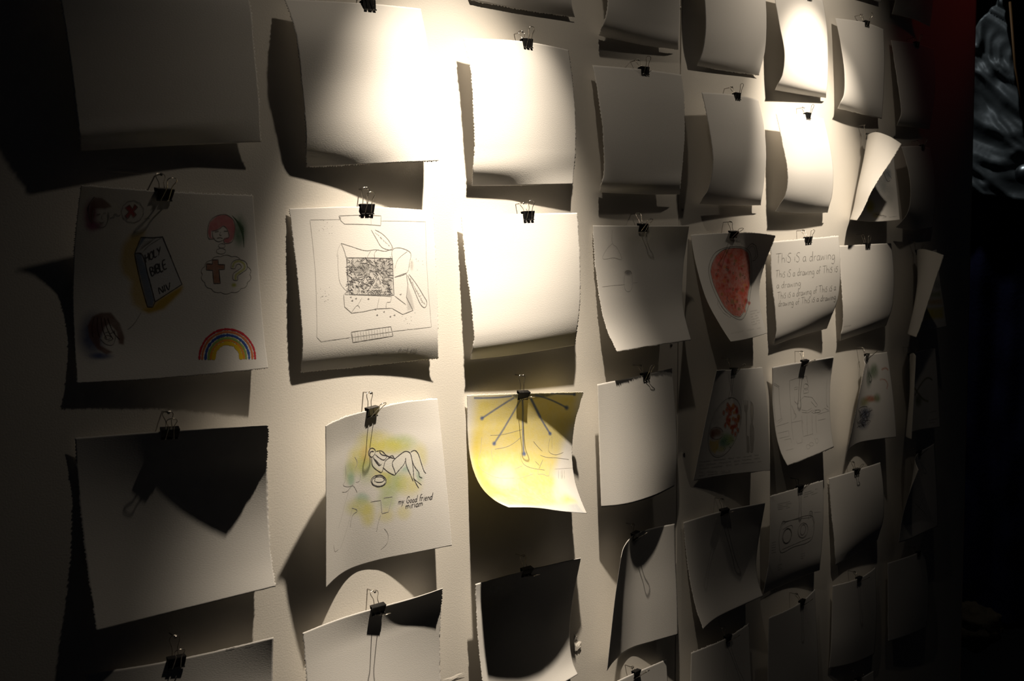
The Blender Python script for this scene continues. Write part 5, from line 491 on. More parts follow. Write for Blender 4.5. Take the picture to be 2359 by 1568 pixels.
    '52': ([('P',[(564,131),(681,147),(767,204),(819,314),(858,444),(862,543),(796,693),(693,780),(580,816),(414,780),(273,696),(207,556),(170,440),(169,328),(213,248),(296,176),(417,141)],(500,500,480),90,5,10),('P',[(564,135),(680,152),(765,208),(816,316),(853,444),(857,541),(793,689),(692,775),(581,810),(419,775),(280,692),(213,554),(175,440),(175,330),(218,251),(300,179),(418,145)],(800,800,770),80,4,0),('P',[(566,146),(658,157),(741,203),(791,303),(826,423),(836,522),(775,662),(679,749),(567,788),(431,762),(313,680),(252,550),(211,444),(200,340),(240,269),(317,200),(417,155)],(620,90,50),100,4,50),('B',[(802,693),(817,694),(798,704)],(750,200,120),75,0,50),('B',[(482,328),(495,329),(482,352)],(450,40,30),75,0,50),('B',[(753,594),(768,595),(747,622)],(680,120,80),75,0,50),('B',[(330,246),(361,249),(328,260)],(780,180,200),75,0,50),('B',[(577,223),(601,224),(579,236)],(750,200,120),75,0,50),('B',[(278,405),(311,408),(274,422)],(750,200,120),75,0,50),('B',[(618,536),(655,539),(616,551)],(450,40,30),75,0,50),('B',[(696,712),(719,714),(686,731)],(750,200,120),75,0,50),('B',[(696,326),(725,327),(698,336)],(300,200,80),75,0,50),('B',[(686,350),(705,351),(688,364)],(450,40,30),75,0,50),('B',[(490,716),(508,717),(482,726)],(700,300,120),75,0,50),('B',[(814,680),(831,682),(810,692)],(450,40,30),75,0,50),('B',[(603,636),(622,637),(598,647)],(450,40,30),75,0,50),('B',[(601,276),(619,278),(603,295)],(750,200,120),75,0,50),('B',[(505,370),(534,372),(505,393)],(450,40,30),75,0,50),('B',[(720,553),(756,556),(717,578)],(300,200,80),75,0,50),('B',[(475,451),(497,453),(472,474)],(450,40,30),75,0,50),('B',[(446,387),(464,389),(445,399)],(750,200,120),75,0,50),('B',[(382,303),(395,304),(381,315)],(780,180,200),75,0,50),('B',[(477,268),(505,270),(477,296)],(450,40,30),75,0,50),('B',[(316,393),(348,395),(313,403)],(750,200,120),75,0,50),('B',[(520,595),(554,597),(514,608)],(450,40,30),75,0,50),('B',[(702,580),(730,583),(698,598)],(680,120,80),75,0,50),('B',[(547,613),(574,615),(534,640)],(680,120,80),75,0,50),('B',[(590,247),(616,249),(593,275)],(680,120,80),75,0,50),('B',[(758,508),(794,511),(758,525)],(700,300,120),75,0,50),('B',[(428,315),(454,317),(428,331)],(700,300,120),75,0,50),('B',[(524,215),(551,217),(526,238)],(300,200,80),75,0,50),('B',[(740,670),(773,673),(736,680)],(750,200,120),75,0,50),('B',[(396,688),(431,691),(372,715)],(750,200,120),75,0,50),('B',[(499,523),(532,526),(496,533)],(450,40,30),75,0,50),('B',[(760,658),(797,661),(751,685)],(450,40,30),75,0,50),('B',[(315,334),(337,335),(314,343)],(680,120,80),75,0,50),('B',[(792,531),(816,533),(792,543)],(450,40,30),75,0,50),('B',[(454,174),(471,175),(456,198)],(300,200,80),75,0,50),('B',[(513,589),(538,591),(506,605)],(750,200,120),75,0,50),('B',[(714,469),(729,470),(715,479)],(700,300,120),75,0,50),('B',[(516,200),(530,201),(518,218)],(680,120,80),75,0,50),('B',[(610,608),(627,609),(607,618)],(700,300,120),75,0,50),('B',[(413,431),(449,434),(411,442)],(750,200,120),75,0,50),('B',[(428,538),(469,541),(423,550)],(780,180,200),75,0,50),('B',[(295,387),(321,389),(291,405)],(450,40,30),75,0,50),('B',[(332,557),(375,561),(323,574)],(700,300,120),75,0,50),('B',[(805,678),(836,681),(800,695)],(450,40,30),75,0,50),('B',[(479,640),(495,642),(462,667)],(300,200,80),75,0,50),('B',[(486,441),(501,442),(485,450)],(300,200,80),75,0,50),('B',[(552,644),(577,646),(542,663)],(700,300,120),75,0,50),('B',[(671,571),(694,573),(668,588)],(680,120,80),75,0,50),('B',[(727,659),(741,660),(719,680)],(300,200,80),75,0,50),('B',[(700,745),(723,747),(688,767)],(750,200,120),75,0,50),('B',[(458,604),(480,606),(447,623)],(750,200,120),75,0,50),('B',[(480,533),(518,536),(475,550)],(780,180,200),75,0,50),('B',[(656,460),(669,461),(656,471)],(780,180,200),75,0,50),('B',[(597,717),(639,721),(586,735)],(300,200,80),75,0,50),('B',[(676,407),(699,408),(680,434)],(300,200,80),75,0,50),('B',[(589,649),(618,651),(583,662)],(300,200,80),75,0,50),('B',[(464,322),(495,324),(464,331)],(680,120,80),75,0,50),('B',[(440,410),(474,412),(439,421)],(450,40,30),75,0,50),('B',[(408,447),(437,449),(405,461)],(700,300,120),75,0,50),('B',[(479,673),(504,675),(471,684)],(450,40,30),75,0,50),('B',[(513,641),(538,643),(497,668)],(300,200,80),75,0,50),('B',[(582,420),(605,421),(582,442)],(680,120,80),75,0,50),('B',[(650,572),(683,575),(647,585)],(750,200,120),75,0,50),('B',[(491,216),(511,217),(492,233)],(750,200,120),75,0,50),('B',[(647,345),(668,347),(649,366)],(680,120,80),75,0,50),('B',[(389,486),(417,488),(386,496)],(450,40,30),75,0,50),('B',[(584,269),(614,270),(586,286)],(300,200,80),75,0,50),('B',[(448,257),(471,258),(448,284)],(780,180,200),75,0,50),('B',[(365,602),(399,604),(356,616)],(750,200,120),75,0,50),('B',[(534,686),(551,687),(517,712)],(450,40,30),75,0,50)],
        [('g',7,1,[(584,297),(582,304),(575,306),(567,303),(563,296),(566,290),(573,287),(580,290),(584,297)]),('g',7,1,[(539,662),(531,668),(520,670),(511,666),(511,659),(519,653),(530,651),(539,655),(539,662)]),('g',7,1,[(605,715),(597,721),(585,723),(576,720),(576,713),(584,707),(596,705),(604,708),(605,715)]),('g',7,1,[(297,372),(292,378),(283,380),(275,377),(273,370),(278,364),(287,362),(294,365),(297,372)]),('g',7,1,[(567,531),(562,537),(552,539),(543,536),(541,529),(546,523),(555,521),(564,524),(567,531)]),('g',7,1,[(645,687),(638,693),(627,695),(618,691),(618,684),(625,678),(636,676),(644,680),(645,687)]),('g',7,1,[(493,348),(489,354),(481,356),(473,353),(470,346),(473,340),(481,337),(489,341),(493,348)]),('g',7,1,[(575,382),(572,389),(564,391),(556,388),(552,381),(555,374),(563,372),(571,375),(575,382)]),('g',7,1,[(341,558),(333,564),(322,565),(313,562),(313,555),(320,549),(331,547),(340,551),(341,558)]),('g',7,1,[(346,283),(342,289),(334,291),(326,288),(324,281),(328,275),(336,272),(343,276),(346,283)]),('g',7,1,[(470,338),(467,344),(459,346),(451,343),(448,336),(451,330),(459,328),(467,331),(470,338)]),('g',7,1,[(727,407),(725,414),(718,417),(709,413),(705,406),(707,399),(714,397),(723,400),(727,407)]),
         ('g',7,1,[(568,530),(563,536),(554,538),(545,535),(543,528),(548,522),(557,520),(565,523),(568,530)]),('g',7,1,[(337,340),(332,346),(324,348),(316,345),(314,338),(318,332),(327,330),(334,333),(337,340)]),('g',7,1,[(582,606),(576,612),(565,614),(557,610),(556,603),(562,597),(572,595),(581,599),(582,606)]),('g',7,1,[(758,438),(756,444),(749,447),(740,443),(736,436),(738,430),(746,427),(754,430),(758,438)]),('g',7,1,[(393,644),(384,650),(371,652),(363,648),(363,641),(372,635),(384,634),(393,637),(393,644)]),('g',7,1,[(700,695),(693,702),(682,703),(674,700),(673,693),(680,687),(691,685),(699,688),(700,695)]),('g',7,1,[(628,436),(625,442),(617,444),(609,441),(605,434),(608,427),(616,425),(625,429),(628,436)]),('g',7,1,[(469,321),(466,327),(458,329),(450,326),(447,319),(450,313),(458,310),(466,314),(469,321)]),('g',7,1,[(632,553),(627,560),(618,562),(609,558),(607,551),(612,545),(621,543),(629,547),(632,553)]),('p',13,1,[(564,131),(681,147),(767,204),(819,314),(858,444),(862,543),(796,693),(693,780),(580,816),(414,780),(273,696),(207,556),(170,440),(169,328),(213,248),(296,176),(417,141),(564,131)]),('d',9,1,[(566,146),(658,157),(741,203),(791,303),(826,423),(836,522),(775,662),(679,749),(567,788),(431,762),(313,680),(252,550),(211,444),(200,340),(240,269),(317,200),(417,155),(566,146)]),('p',16,0,[(710,163),(738,123),(764,107),(813,127),(876,233),(849,274),(816,279)]),
         ('p',11,0,[(733,178),(754,138),(783,133),(808,153),(850,233),(831,259)]),('p',10,0,[(220,600),(181,645),(221,722),(337,780),(375,763),(278,716),(228,644),(244,611)]),('d',12,1,[(433,584),(405,610),(434,641)]),('f',9,1,[(428,96),(438,71),(450,91),(459,67),(471,93),(480,72),(493,95),(502,77),(514,93),(522,68),(535,98),(542,67),(555,89),(562,64),(576,92),(582,64),(597,96),(603,71),(616,90),(623,69)]),('f',6,1,[(782,766),(793,759),(797,768),(810,756),(813,766),(825,756),(830,764),(841,755),(846,763),(857,753),(861,763),(871,758),(876,764),(887,754),(891,764),(903,753),(907,763),(918,752),(922,763),(933,754)]),('f',6,1,[(778,792),(791,781),(794,791),(805,783),(808,793),(821,781),(824,792),(836,782),(839,793),(852,778),(856,788),(867,778),(870,790),(881,782)]),('f',6,1,[(915,790),(926,780),(930,788),(941,778),(945,788),(956,780),(960,787),(972,775)]),('f',6,1,[(771,819),(786,807),(787,819),(801,806),(803,817),(816,805),(817,818),(830,807)]),('f',6,1,[(862,817),(876,803),(877,816),(890,803),(892,816),(905,802),(907,815),(919,803)]),('f',6,1,[(765,844),(778,834),(782,839),(793,834),(797,840),(809,831),(811,840),(824,830),(824,843),(838,831),(841,838),(852,831),(853,842),(866,833),(869,839),(881,831),(883,840),(896,829),(898,838),(910,828),(913,836),(925,827),(926,838)]),('f',6,1,[(758,867),(772,857),(773,867),(785,859),(786,868),(801,856),(802,865),(815,856),(816,867),(830,855),(830,866)]),('f',6,1,[(872,853),(874,863),(886,853),(887,863),(898,857),(902,863),(914,853),(915,863),(927,853),(928,865),(940,854)]),
         ('f',6,1,[(750,891),(765,879),(764,891),(777,883),(780,888),(792,881),(791,893),(806,880),(806,891),(818,882),(821,888),(833,880),(834,889),(848,878),(846,891),(862,877),(862,888)]),('f',6,1,[(902,877),(903,887),(915,877),(917,886),(927,881)]),('f',6,1,[(144,933),(186,919),(186,930),(220,920),(225,927),(265,914),(262,927),(294,918),(290,931),(331,916),(329,929),(368,914),(359,931),(393,920),(397,928),(432,915),(432,927),(463,916),(465,926),(490,919),(497,926),(527,914),(527,927)]),('f',6,1,[(611,916),(614,927),(638,917),(639,930),(664,918),(667,930),(692,917),(690,934),(715,919),(718,932),(738,923),(746,929),(765,922),(767,934)]),('f',6,1,[(837,924),(841,936),(860,926),(866,936),(887,923),(888,940),(908,927),(915,935)])]),
    '62': ([],
        [('p',12,1,[(82,116),(164,116)]),('p',12,1,[(123,117),(112,204)]),('p',12,1,[(175,114),(165,206)]),('p',12,1,[(168,175),(186,161),(205,168),(203,207)]),('p',12,1,[(236,155),(230,203)]),('p',12,1,[(238,135),(239,133)]),('p',12,1,[(313,125),(287,122),(263,141),(292,164),(300,189),(276,208),(250,198)]),('p',12,1,[(366,158),(360,206)]),('p',12,1,[(369,137),(370,135)]),('p',12,1,[(443,129),(417,125),(393,145),(422,169),(429,194),(406,213),(380,203)]),('p',12,1,[(524,172),(502,170),(483,193),(493,215),(513,206),(524,172),(521,213),(529,216)]),('p',12,1,[(619,180),(597,175),(579,200),(588,220),(608,212),(631,126)]),
         ('p',12,1,[(631,126),(617,216),(624,221)]),('p',12,1,[(645,172),(641,222)]),('p',12,1,[(644,190),(657,177),(674,177)]),('p',12,1,[(721,177),(699,174),(681,199),(691,220),(710,211),(721,177),(718,218),(726,221)]),('p',12,1,[(736,172),(743,218),(765,182),(772,219),(795,174)]),('p',12,1,[(815,172),(809,222)]),('p',12,1,[(818,150),(819,149)]),('p',12,1,[(837,175),(833,223)]),('p',12,1,[(836,195),(851,177),(866,185),(866,224)]),('p',12,1,[(924,187),(903,183),(887,204),(896,226),(917,217),(924,187),(915,259),(897,270),(880,258)]),('p',11,1,[(63,268),(117,268)]),('p',11,1,[(91,269),(79,334)]),
         ('p',11,1,[(125,267),(114,336)]),('p',11,1,[(118,313),(130,302),(143,307),(139,337)]),('p',11,1,[(163,301),(157,337)]),('p',11,1,[(165,285),(166,284)]),('p',11,1,[(208,291),(192,292),(182,303),(196,315),(198,330),(184,340),(171,334)]),('p',11,1,[(245,306),(239,342)]),('p',11,1,[(247,290),(248,289)]),('p',11,1,[(298,279),(280,276),(264,292),(283,309),(287,328),(270,342),(253,335)]),('p',11,1,[(353,311),(337,310),(324,328),(330,343),(344,337),(353,311),(350,342),(355,344)]),('p',11,1,[(419,313),(404,309),(390,328),(397,343),(411,336),(427,272)]),('p',11,1,[(427,272),(417,340),(422,343)]),('p',11,1,[(437,307),(434,344)]),
         ('p',11,1,[(436,320),(446,310),(458,311)]),('p',11,1,[(491,314),(476,312),(463,330),(469,346),(483,340),(491,314),(488,345),(494,347)]),('p',11,1,[(501,311),(506,346),(521,319),(527,346),(543,312)]),('p',11,1,[(557,312),(553,350)]),('p',11,1,[(559,296),(559,295)]),('p',11,1,[(572,315),(569,351)]),('p',11,1,[(571,330),(582,316),(593,322),(592,351)]),('p',11,1,[(633,319),(619,316),(607,332),(614,348),(628,342),(633,319),(627,373),(613,381),(602,372)]),('p',11,1,[(684,315),(671,330),(676,348),(691,343),(694,325),(684,315)]),('p',11,1,[(733,287),(722,282),(714,297),(708,353)]),('p',11,1,[(703,318),(724,317)]),('p',11,1,[(757,282),(806,281)]),
         ('p',11,1,[(782,283),(776,353)]),('p',11,1,[(813,277),(809,351)]),('p',11,1,[(810,326),(821,314),(832,319),(832,351)]),('p',11,1,[(851,316),(849,355)]),('p',11,1,[(851,300),(852,298)]),('p',11,1,[(891,300),(876,302),(868,314),(882,326),(885,343),(874,353),(861,347)]),('p',11,1,[(926,313),(924,352)]),('p',11,1,[(926,297),(927,296)]),('p',11,1,[(966,300),(951,302),(943,314),(957,326),(960,343),(949,353),(936,347)]),('p',11,1,[(96,403),(78,402),(63,418),(69,432),(85,426),(96,403),(92,431),(98,433)]),('p',11,1,[(172,409),(154,405),(138,422),(146,436),(162,430),(183,373)]),('p',11,1,[(183,373),(169,433),(175,436)]),
         ('p',11,1,[(193,406),(188,439)]),('p',11,1,[(192,418),(203,409),(217,410)]),('p',11,1,[(256,410),(238,408),(223,424),(230,438),(246,433),(256,410),(253,437),(259,439)]),('p',11,1,[(269,408),(273,439),(292,415),(298,440),(318,410)]),('p',11,1,[(335,408),(329,442)]),('p',11,1,[(337,394),(338,393)]),('p',11,1,[(354,409),(349,441)]),('p',11,1,[(352,423),(366,410),(378,416),(377,442)]),('p',11,1,[(427,414),(409,411),(395,425),(403,440),(420,434),(427,414),(418,462),(402,470),(388,462)]),('p',11,1,[(64,470),(113,469)]),('p',11,1,[(89,470),(74,532)]),('p',11,1,[(120,470),(106,535)]),
         ('p',11,1,[(110,513),(122,503),(133,507),(129,535)]),('p',11,1,[(153,498),(146,532)]),('p',11,1,[(156,484),(157,482)]),('p',11,1,[(195,487),(180,489),(170,499),(182,510),(183,525),(171,534),(159,528)]),('p',11,1,[(227,502),(221,537)]),('p',11,1,[(230,488),(231,487)]),('p',11,1,[(269,488),(254,490),(245,500),(257,511),(259,526),(247,535),(234,530)]),('p',11,1,[(322,503),(308,502),(295,519),(301,533),(314,527),(322,503),(319,532),(324,534)]),('p',11,1,[(382,510),(368,507),(356,525),(362,539),(375,533),(391,472)]),('p',11,1,[(391,472),(381,536),(385,539)]),('p',11,1,[(400,502),(396,537)]),('p',11,1,[(398,514),(408,505),(419,505)]),
         ('p',11,1,[(449,507),(435,505),(423,522),(429,538),(442,531),(449,507),(447,536),(452,538)]),('p',11,1,[(459,504),(463,536),(478,510),(483,536),(498,504)]),('p',11,1,[(511,506),(507,542)]),('p',11,1,[(512,491),(513,490)]),('p',11,1,[(525,504),(523,538)]),('p',11,1,[(525,518),(535,505),(545,511),(545,538)]),('p',11,1,[(582,509),(569,506),(558,522),(565,537),(578,531),(582,509),(578,560),(566,568),(555,560)]),('p',11,1,[(630,507),(618,522),(624,539),(637,534),(639,516),(630,507)]),('p',11,1,[(675,477),(665,473),(657,488),(654,541)]),('p',11,1,[(647,508),(667,506)]),('p',11,1,[(697,471),(743,469)]),('p',11,1,[(720,470),(717,538)]),
         ('p',11,1,[(749,471),(748,541)]),('p',11,1,[(748,518),(757,506),(768,511),(770,541)]),('p',11,1,[(785,505),(786,543)]),('p',11,1,[(785,490),(786,488)]),('p',11,1,[(822,488),(808,491),(801,502),(815,514),(819,529),(809,539),(796,534)]),('p',11,1,[(855,504),(856,542)]),('p',11,1,[(855,489),(855,487)]),('p',11,1,[(891,487),(878,489),(871,501),(885,512),(889,528),(880,539),(867,533)]),('p',11,1,[(943,502),(929,501),(921,519),(930,535),(940,528),(943,502),(946,533),(951,535)]),('p',11,1,[(87,576),(73,573),(60,588),(66,600),(79,595),(97,544)]),('p',11,1,[(97,544),(85,598),(90,601)]),('p',11,1,[(105,574),(101,604)]),
         ('p',11,1,[(104,585),(113,577),(125,577)]),('p',11,1,[(157,577),(142,575),(130,590),(136,603),(149,598),(157,577),(155,602),(160,604)]),('p',11,1,[(168,577),(172,606),(187,584),(192,606),(209,579)]),('p',11,1,[(223,580),(219,611)]),('p',11,1,[(224,567),(225,566)]),('p',11,1,[(238,579),(235,608)]),('p',11,1,[(237,592),(249,581),(259,586),(259,609)]),('p',11,1,[(300,584),(285,581),(274,595),(281,608),(295,603),(300,584),(295,628),(281,635),(269,627)]),('p',11,1,[(352,586),(339,598),(345,613),(360,609),(362,594),(352,586)]),('p',11,1,[(402,564),(391,560),(383,572),(378,618)]),('p',11,1,[(371,589),(393,588)]),('p',11,1,[(427,558),(477,558)]),
         ('p',11,1,[(452,559),(448,617)]),('p',11,1,[(484,557),(482,618)]),('p',11,1,[(482,598),(492,588),(504,593),(506,619)]),('p',11,1,[(523,589),(523,622)]),('p',11,1,[(523,576),(524,575)]),('p',11,1,[(563,577),(549,578),(540,588),(555,598),(559,612),(549,620),(535,615)]),('p',11,1,[(599,591),(600,624)]),('p',11,1,[(599,578),(600,577)]),('p',11,1,[(638,578),(624,579),(616,589),(631,599),(636,613),(626,622),(612,617)]),('p',11,1,[(694,595),(680,593),(671,609),(680,623),(691,618),(694,595),(698,622),(703,624)]),('p',11,1,[(755,599),(741,595),(732,612),(742,626),(753,620),(756,563)]),('p',11,1,[(756,563),(760,623),(765,626)]),
         ('p',11,1,[(771,594),(776,628)]),('p',11,1,[(773,606),(780,597),(791,598)]),('p',11,1,[(822,600),(808,599),(800,615),(810,630),(821,624),(822,600),(827,628),(833,630)]),('p',11,1,[(832,599),(844,630),(852,606),(864,631),(871,600)]),('p',11,1,[(883,596),(889,630)]),('p',11,1,[(881,582),(882,581)]),('p',11,1,[(899,599),(905,631)]),('p',11,1,[(901,613),(909,600),(920,606),(928,632)]),('p',11,1,[(957,600),(942,597),(936,612),(947,626),(959,620),(957,600),(967,649),(958,656),(943,648)])]),
    '53': ([('B',[(417,521),(442,523),(422,551)],(660,340,140),80,0,40),('B',[(369,467),(395,469),(372,484)],(550,80,60),80,0,40),('B',[(409,513),(435,515),(413,532)],(620,120,60),80,0,40),('B',[(481,548),(499,550),(484,573)],(660,340,140),80,0,40),('B',[(514,398),(535,399),(516,416)],(550,80,60),80,0,40),('B',[(508,394),(528,395),(510,413)],(550,80,60),80,0,40),('B',[(460,365),(482,367),(462,382)],(620,120,60),80,0,40),('B',[(419,417),(448,419),(423,439)],(620,120,60),80,0,40),('B',[(558,448),(579,450),(559,467)],(660,340,140),80,0,40),('B',[(468,471),(491,473),(471,493)],(620,120,60),80,0,40),('B',[(418,466),(437,467),(421,487)],(660,340,140),80,0,40),('B',[(399,418),(427,420),(403,444)],(550,80,60),80,0,40),('B',[(470,461),(498,463),(472,481)],(660,340,140),80,0,40),('B',[(524,400),(554,402),(527,431)],(550,80,60),80,0,40),('B',[(391,502),(410,504),(394,521)],(550,80,60),80,0,40),('B',[(449,543),(470,544),(452,566)],(680,260,80),80,0,40),('B',[(447,551),(468,552),(450,568)],(620,120,60),80,0,40),('B',[(459,338),(483,340),(462,362)],(660,340,140),80,0,40),('B',[(382,437),(408,439),(385,454)],(550,80,60),80,0,40),('B',[(487,350),(508,351),(489,367)],(550,80,60),80,0,40),('B',[(370,491),(391,492),(373,511)],(620,120,60),80,0,40),('B',[(410,490),(440,492),(413,511)],(660,340,140),80,0,40),('B',[(559,459),(578,461),(562,488)],(680,260,80),80,0,40),('B',[(370,453),(394,455),(374,476)],(680,260,80),80,0,40),('B',[(382,380),(410,382),(388,410)],(620,120,60),80,0,40),('B',[(458,340),(482,341),(460,362)],(680,260,80),80,0,40),('B',[(476,411),(500,413),(478,428)],(660,340,140),80,0,40),('B',[(533,517),(553,518),(536,540)],(620,120,60),80,0,40),('B',[(411,487),(430,488),(414,506)],(680,260,80),80,0,40),('B',[(416,402),(438,404),(420,427)],(660,340,140),80,0,40),('B',[(507,405),(527,406),(510,432)],(620,120,60),80,0,40),('B',[(469,541),(497,543),(473,566)],(550,80,60),80,0,40),('B',[(384,465),(412,467),(389,493)],(620,120,60),80,0,40),('B',[(408,372),(433,374),(413,402)],(620,120,60),80,0,40),('B',[(434,366),(461,368),(437,386)],(660,340,140),80,0,40),('B',[(546,453),(574,455),(549,480)],(660,340,140),80,0,40),('B',[(518,376),(541,378),(521,406)],(620,120,60),80,0,40),('B',[(501,534),(520,536),(504,558)],(550,80,60),80,0,40),('B',[(493,546),(522,548),(496,566)],(550,80,60),80,0,40),('B',[(449,358),(479,360),(451,380)],(620,120,60),80,0,40),('B',[(506,480),(526,481),(509,500)],(620,120,60),80,0,40),('B',[(558,463),(586,465),(561,491)],(660,340,140),80,0,40),('B',[(546,494),(574,496),(549,517)],(660,340,140),80,0,40),('B',[(413,477),(440,479),(416,499)],(550,80,60),80,0,40),('B',[(447,349),(470,350),(450,375)],(660,340,140),80,0,40),('B',[(480,404),(506,406),(482,425)],(660,340,140),80,0,40),('B',[(355,329),(377,330),(359,353)],(620,160,60),90,0,20),('B',[(346,374),(368,375),(351,398)],(620,160,60),90,0,20),('B',[(300,398),(323,400),(306,422)],(620,160,60),90,0,20),('B',[(430,379),(451,381),(433,403)],(620,160,60),90,0,20),('B',[(507,485),(527,487),(510,510)],(620,160,60),90,0,20),('B',[(544,479),(563,480),(546,503)],(620,160,60),90,0,20),('B',[(529,542),(548,544),(531,566)],(620,160,60),90,0,20),('B',[(471,556),(491,558),(475,581)],(620,160,60),90,0,20),('B',[(555,581),(573,582),(557,605)],(620,160,60),90,0,20),('B',[(523,616),(541,617),(526,640)],(620,160,60),90,0,20),('B',[(477,594),(496,595),(480,618)],(620,160,60),90,0,20),('B',[(384,349),(406,350),(388,373)],(620,160,60),90,0,20),('B',[(351,520),(371,521),(355,544)],(620,160,60),90,0,20),('B',[(230,573),(325,581),(242,624)],(300,140,80),85,0,40),('B',[(162,585),(218,590),(178,641)],(260,100,50),80,0,40),('P',[(131,636),(204,652),(292,642),(287,724),(248,775),(167,739),(136,682)],(720,520,60),85,16,40),('B',[(399,661),(508,670),(412,740)],(300,500,220),75,0,50),('B',[(345,683),(411,689),(355,739)],(140,320,240),70,0,50),('B',[(464,657),(521,662),(470,704)],(450,550,200),60,0,40),('B',[(327,741),(399,748),(333,774)],(600,600,120),50,0,30),('B',[(134,413),(193,418),(145,450)],(450,450,430),25,0,90),('B',[(154,370),(215,374),(166,407)],(450,450,430),25,0,90),('B',[(165,460),(223,465),(176,497)],(450,450,430),25,0,90),('B',[(224,429),(282,433),(233,465)],(450,450,430),25,0,90),('B',[(207,490),(264,495),(217,527)],(450,450,430),25,0,90),('P',[(625,299),(638,300),(642,347),(654,347),(657,301),(668,302),(671,348),(682,349),(686,305),(697,305),(699,378),(685,423),(690,637),(721,653),(736,799),(720,816),(698,805),(684,651),(679,636),(660,426),(639,402)],(360,340,320),85,2,20),('P',[(736,320),(766,335),(779,411),(770,540),(785,560),(790,691),(778,806),(755,805),(738,687),(734,556),(744,529),(730,408)],(380,360,330),80,2,30),('B',[(757,409),(775,410),(757,484)],(660,620,560),80,0,30)],
        [('p',10,1,[(565,595),(547,637),(524,676),(497,713),(467,744),(435,771),(402,792),(367,806),(332,813),(296,814),(262,807),(229,794),(198,774),(170,749),(144,719),(123,684),(106,646),(95,605),(89,563),(89,520),(95,478),(109,437),(129,399),(157,364),(190,333),(229,307),(272,287),(318,272),(364,264),(409,262),(451,267),(488,279),(521,297),(547,321),(567,351),(582,385),(590,423),(592,465),(588,507),(579,551),(565,595)]),('f',6,1,[(376,786),(348,795),(320,798),(293,797),(266,792),(240,782),(216,768),(193,750),(172,728),(153,704),(137,676),(124,646),(114,615),(107,582),(105,549),(107,515),(113,482),(123,450),(138,419),(157,391),(180,364),(208,341),(238,321),(271,304),(306,291)]),('r',5,1,[(377,330),(375,344),(366,352),(352,351),(339,342),(332,328),(333,314),(343,306),(357,307),(370,316),(377,330)]),('r',5,1,[(368,375),(367,389),(357,397),(344,396),(331,387),(324,372),(325,359),(335,351),(349,352),(361,361),(368,375)]),('r',5,1,[(323,400),(321,413),(312,421),(299,420),(286,411),(278,397),(279,383),(288,375),(302,376),(315,385),(323,400)]),('r',5,1,[(451,381),(449,395),(440,403),(427,402),(415,392),(408,378),(410,364),(420,356),(433,357),(445,366),(451,381)]),('r',5,1,[(527,487),(524,501),(516,509),(504,508),(493,498),(487,484),(489,470),(498,462),(510,463),(521,472),(527,487)]),('r',5,1,[(563,480),(561,494),(552,502),(540,501),(529,492),(524,477),(526,463),(535,455),(547,456),(558,466),(563,480)]),('r',5,1,[(548,544),(546,558),(537,566),(525,565),(515,555),(509,541),(511,527),(520,519),(532,520),(543,529),(548,544)]),('r',5,1,[(491,558),(489,572),(481,580),(469,579),(458,569),(452,555),(453,541),(462,533),(474,534),(485,543),(491,558)]),('r',5,1,[(573,582),(571,596),(563,605),(551,604),(541,594),(536,580),(538,566),(546,558),(558,559),(568,568),(573,582)]),('r',5,1,[(541,617),(539,631),(531,639),(520,638),(509,629),(504,614),(506,600),(514,592),(526,593),(536,603),(541,617)]),
         ('r',5,1,[(496,595),(494,609),(486,617),(474,616),(463,607),(457,592),(459,578),(467,570),(479,571),(490,581),(496,595)]),('r',5,1,[(406,350),(404,364),(394,372),(381,371),(368,362),(361,348),(363,334),(373,326),(387,327),(399,336),(406,350)]),('r',5,1,[(371,521),(370,535),(362,543),(349,542),(337,532),(330,518),(331,504),(340,496),(353,497),(365,507),(371,521)]),('b',6,1,[(331,591),(330,607),(321,621),(304,631),(281,638),(253,640),(223,637),(193,630),(165,618),(141,604),(124,588),(114,572),(113,556),(122,543),(139,532),(163,526),(193,524),(225,526),(256,533),(285,544),(308,558),(323,574),(331,591)]),('g',6,1,[(359,610),(356,614)]),('g',6,1,[(310,598),(309,607)]),('g',6,1,[(391,642),(372,648)]),('g',6,1,[(409,653),(386,658)]),('g',6,1,[(460,723),(448,741)]),('g',6,1,[(365,654),(399,678)]),('g',6,1,[(479,668),(510,678)]),('g',6,1,[(469,735),(454,740)]),
         ('g',6,1,[(396,696),(408,710)]),('g',6,1,[(383,719),(361,745)]),('g',6,1,[(397,734),(377,764)]),('g',6,1,[(349,617),(360,640)]),('g',6,1,[(448,695),(419,709)]),('g',6,1,[(338,666),(361,677)]),('p',8,1,[(736,315),(773,354),(779,448),(767,540),(788,597),(784,746),(772,809),(749,800),(737,650),(737,538),(744,529)]),('f',7,1,[(43,831),(48,820),(60,834),(64,820),(77,839),(80,823),(91,833),(97,826),(109,840),(113,827),(124,838),(129,824),(140,836),(146,827),(157,838),(162,827),(173,840),(177,826),(188,839),(194,830)]),('f',7,1,[(236,840),(242,829),(253,842),(258,828),(269,842),(274,832),(285,847),(290,833),(300,843),(305,828),(316,845),(322,831),(332,846),(337,830),(348,846),(353,832),(363,847),(369,833),(379,846),(384,833),(394,848),(400,834),(410,846)]),('f',7,1,[(446,833),(455,845),(462,834),(471,850),(477,838),(486,847),(492,838),(502,851),(508,839),(517,851),(522,834)]),('f',7,1,[(561,846),(567,836),(576,848),(582,833),(591,852),(597,838),(606,850),(612,836)]),('f',7,1,[(649,847),(656,839),(664,850),(671,834),(679,852),(686,839),(693,846),(700,838),(708,852),(715,837),(723,850),(730,836),(737,846),(744,832),(752,850),(759,835),(766,846)]),
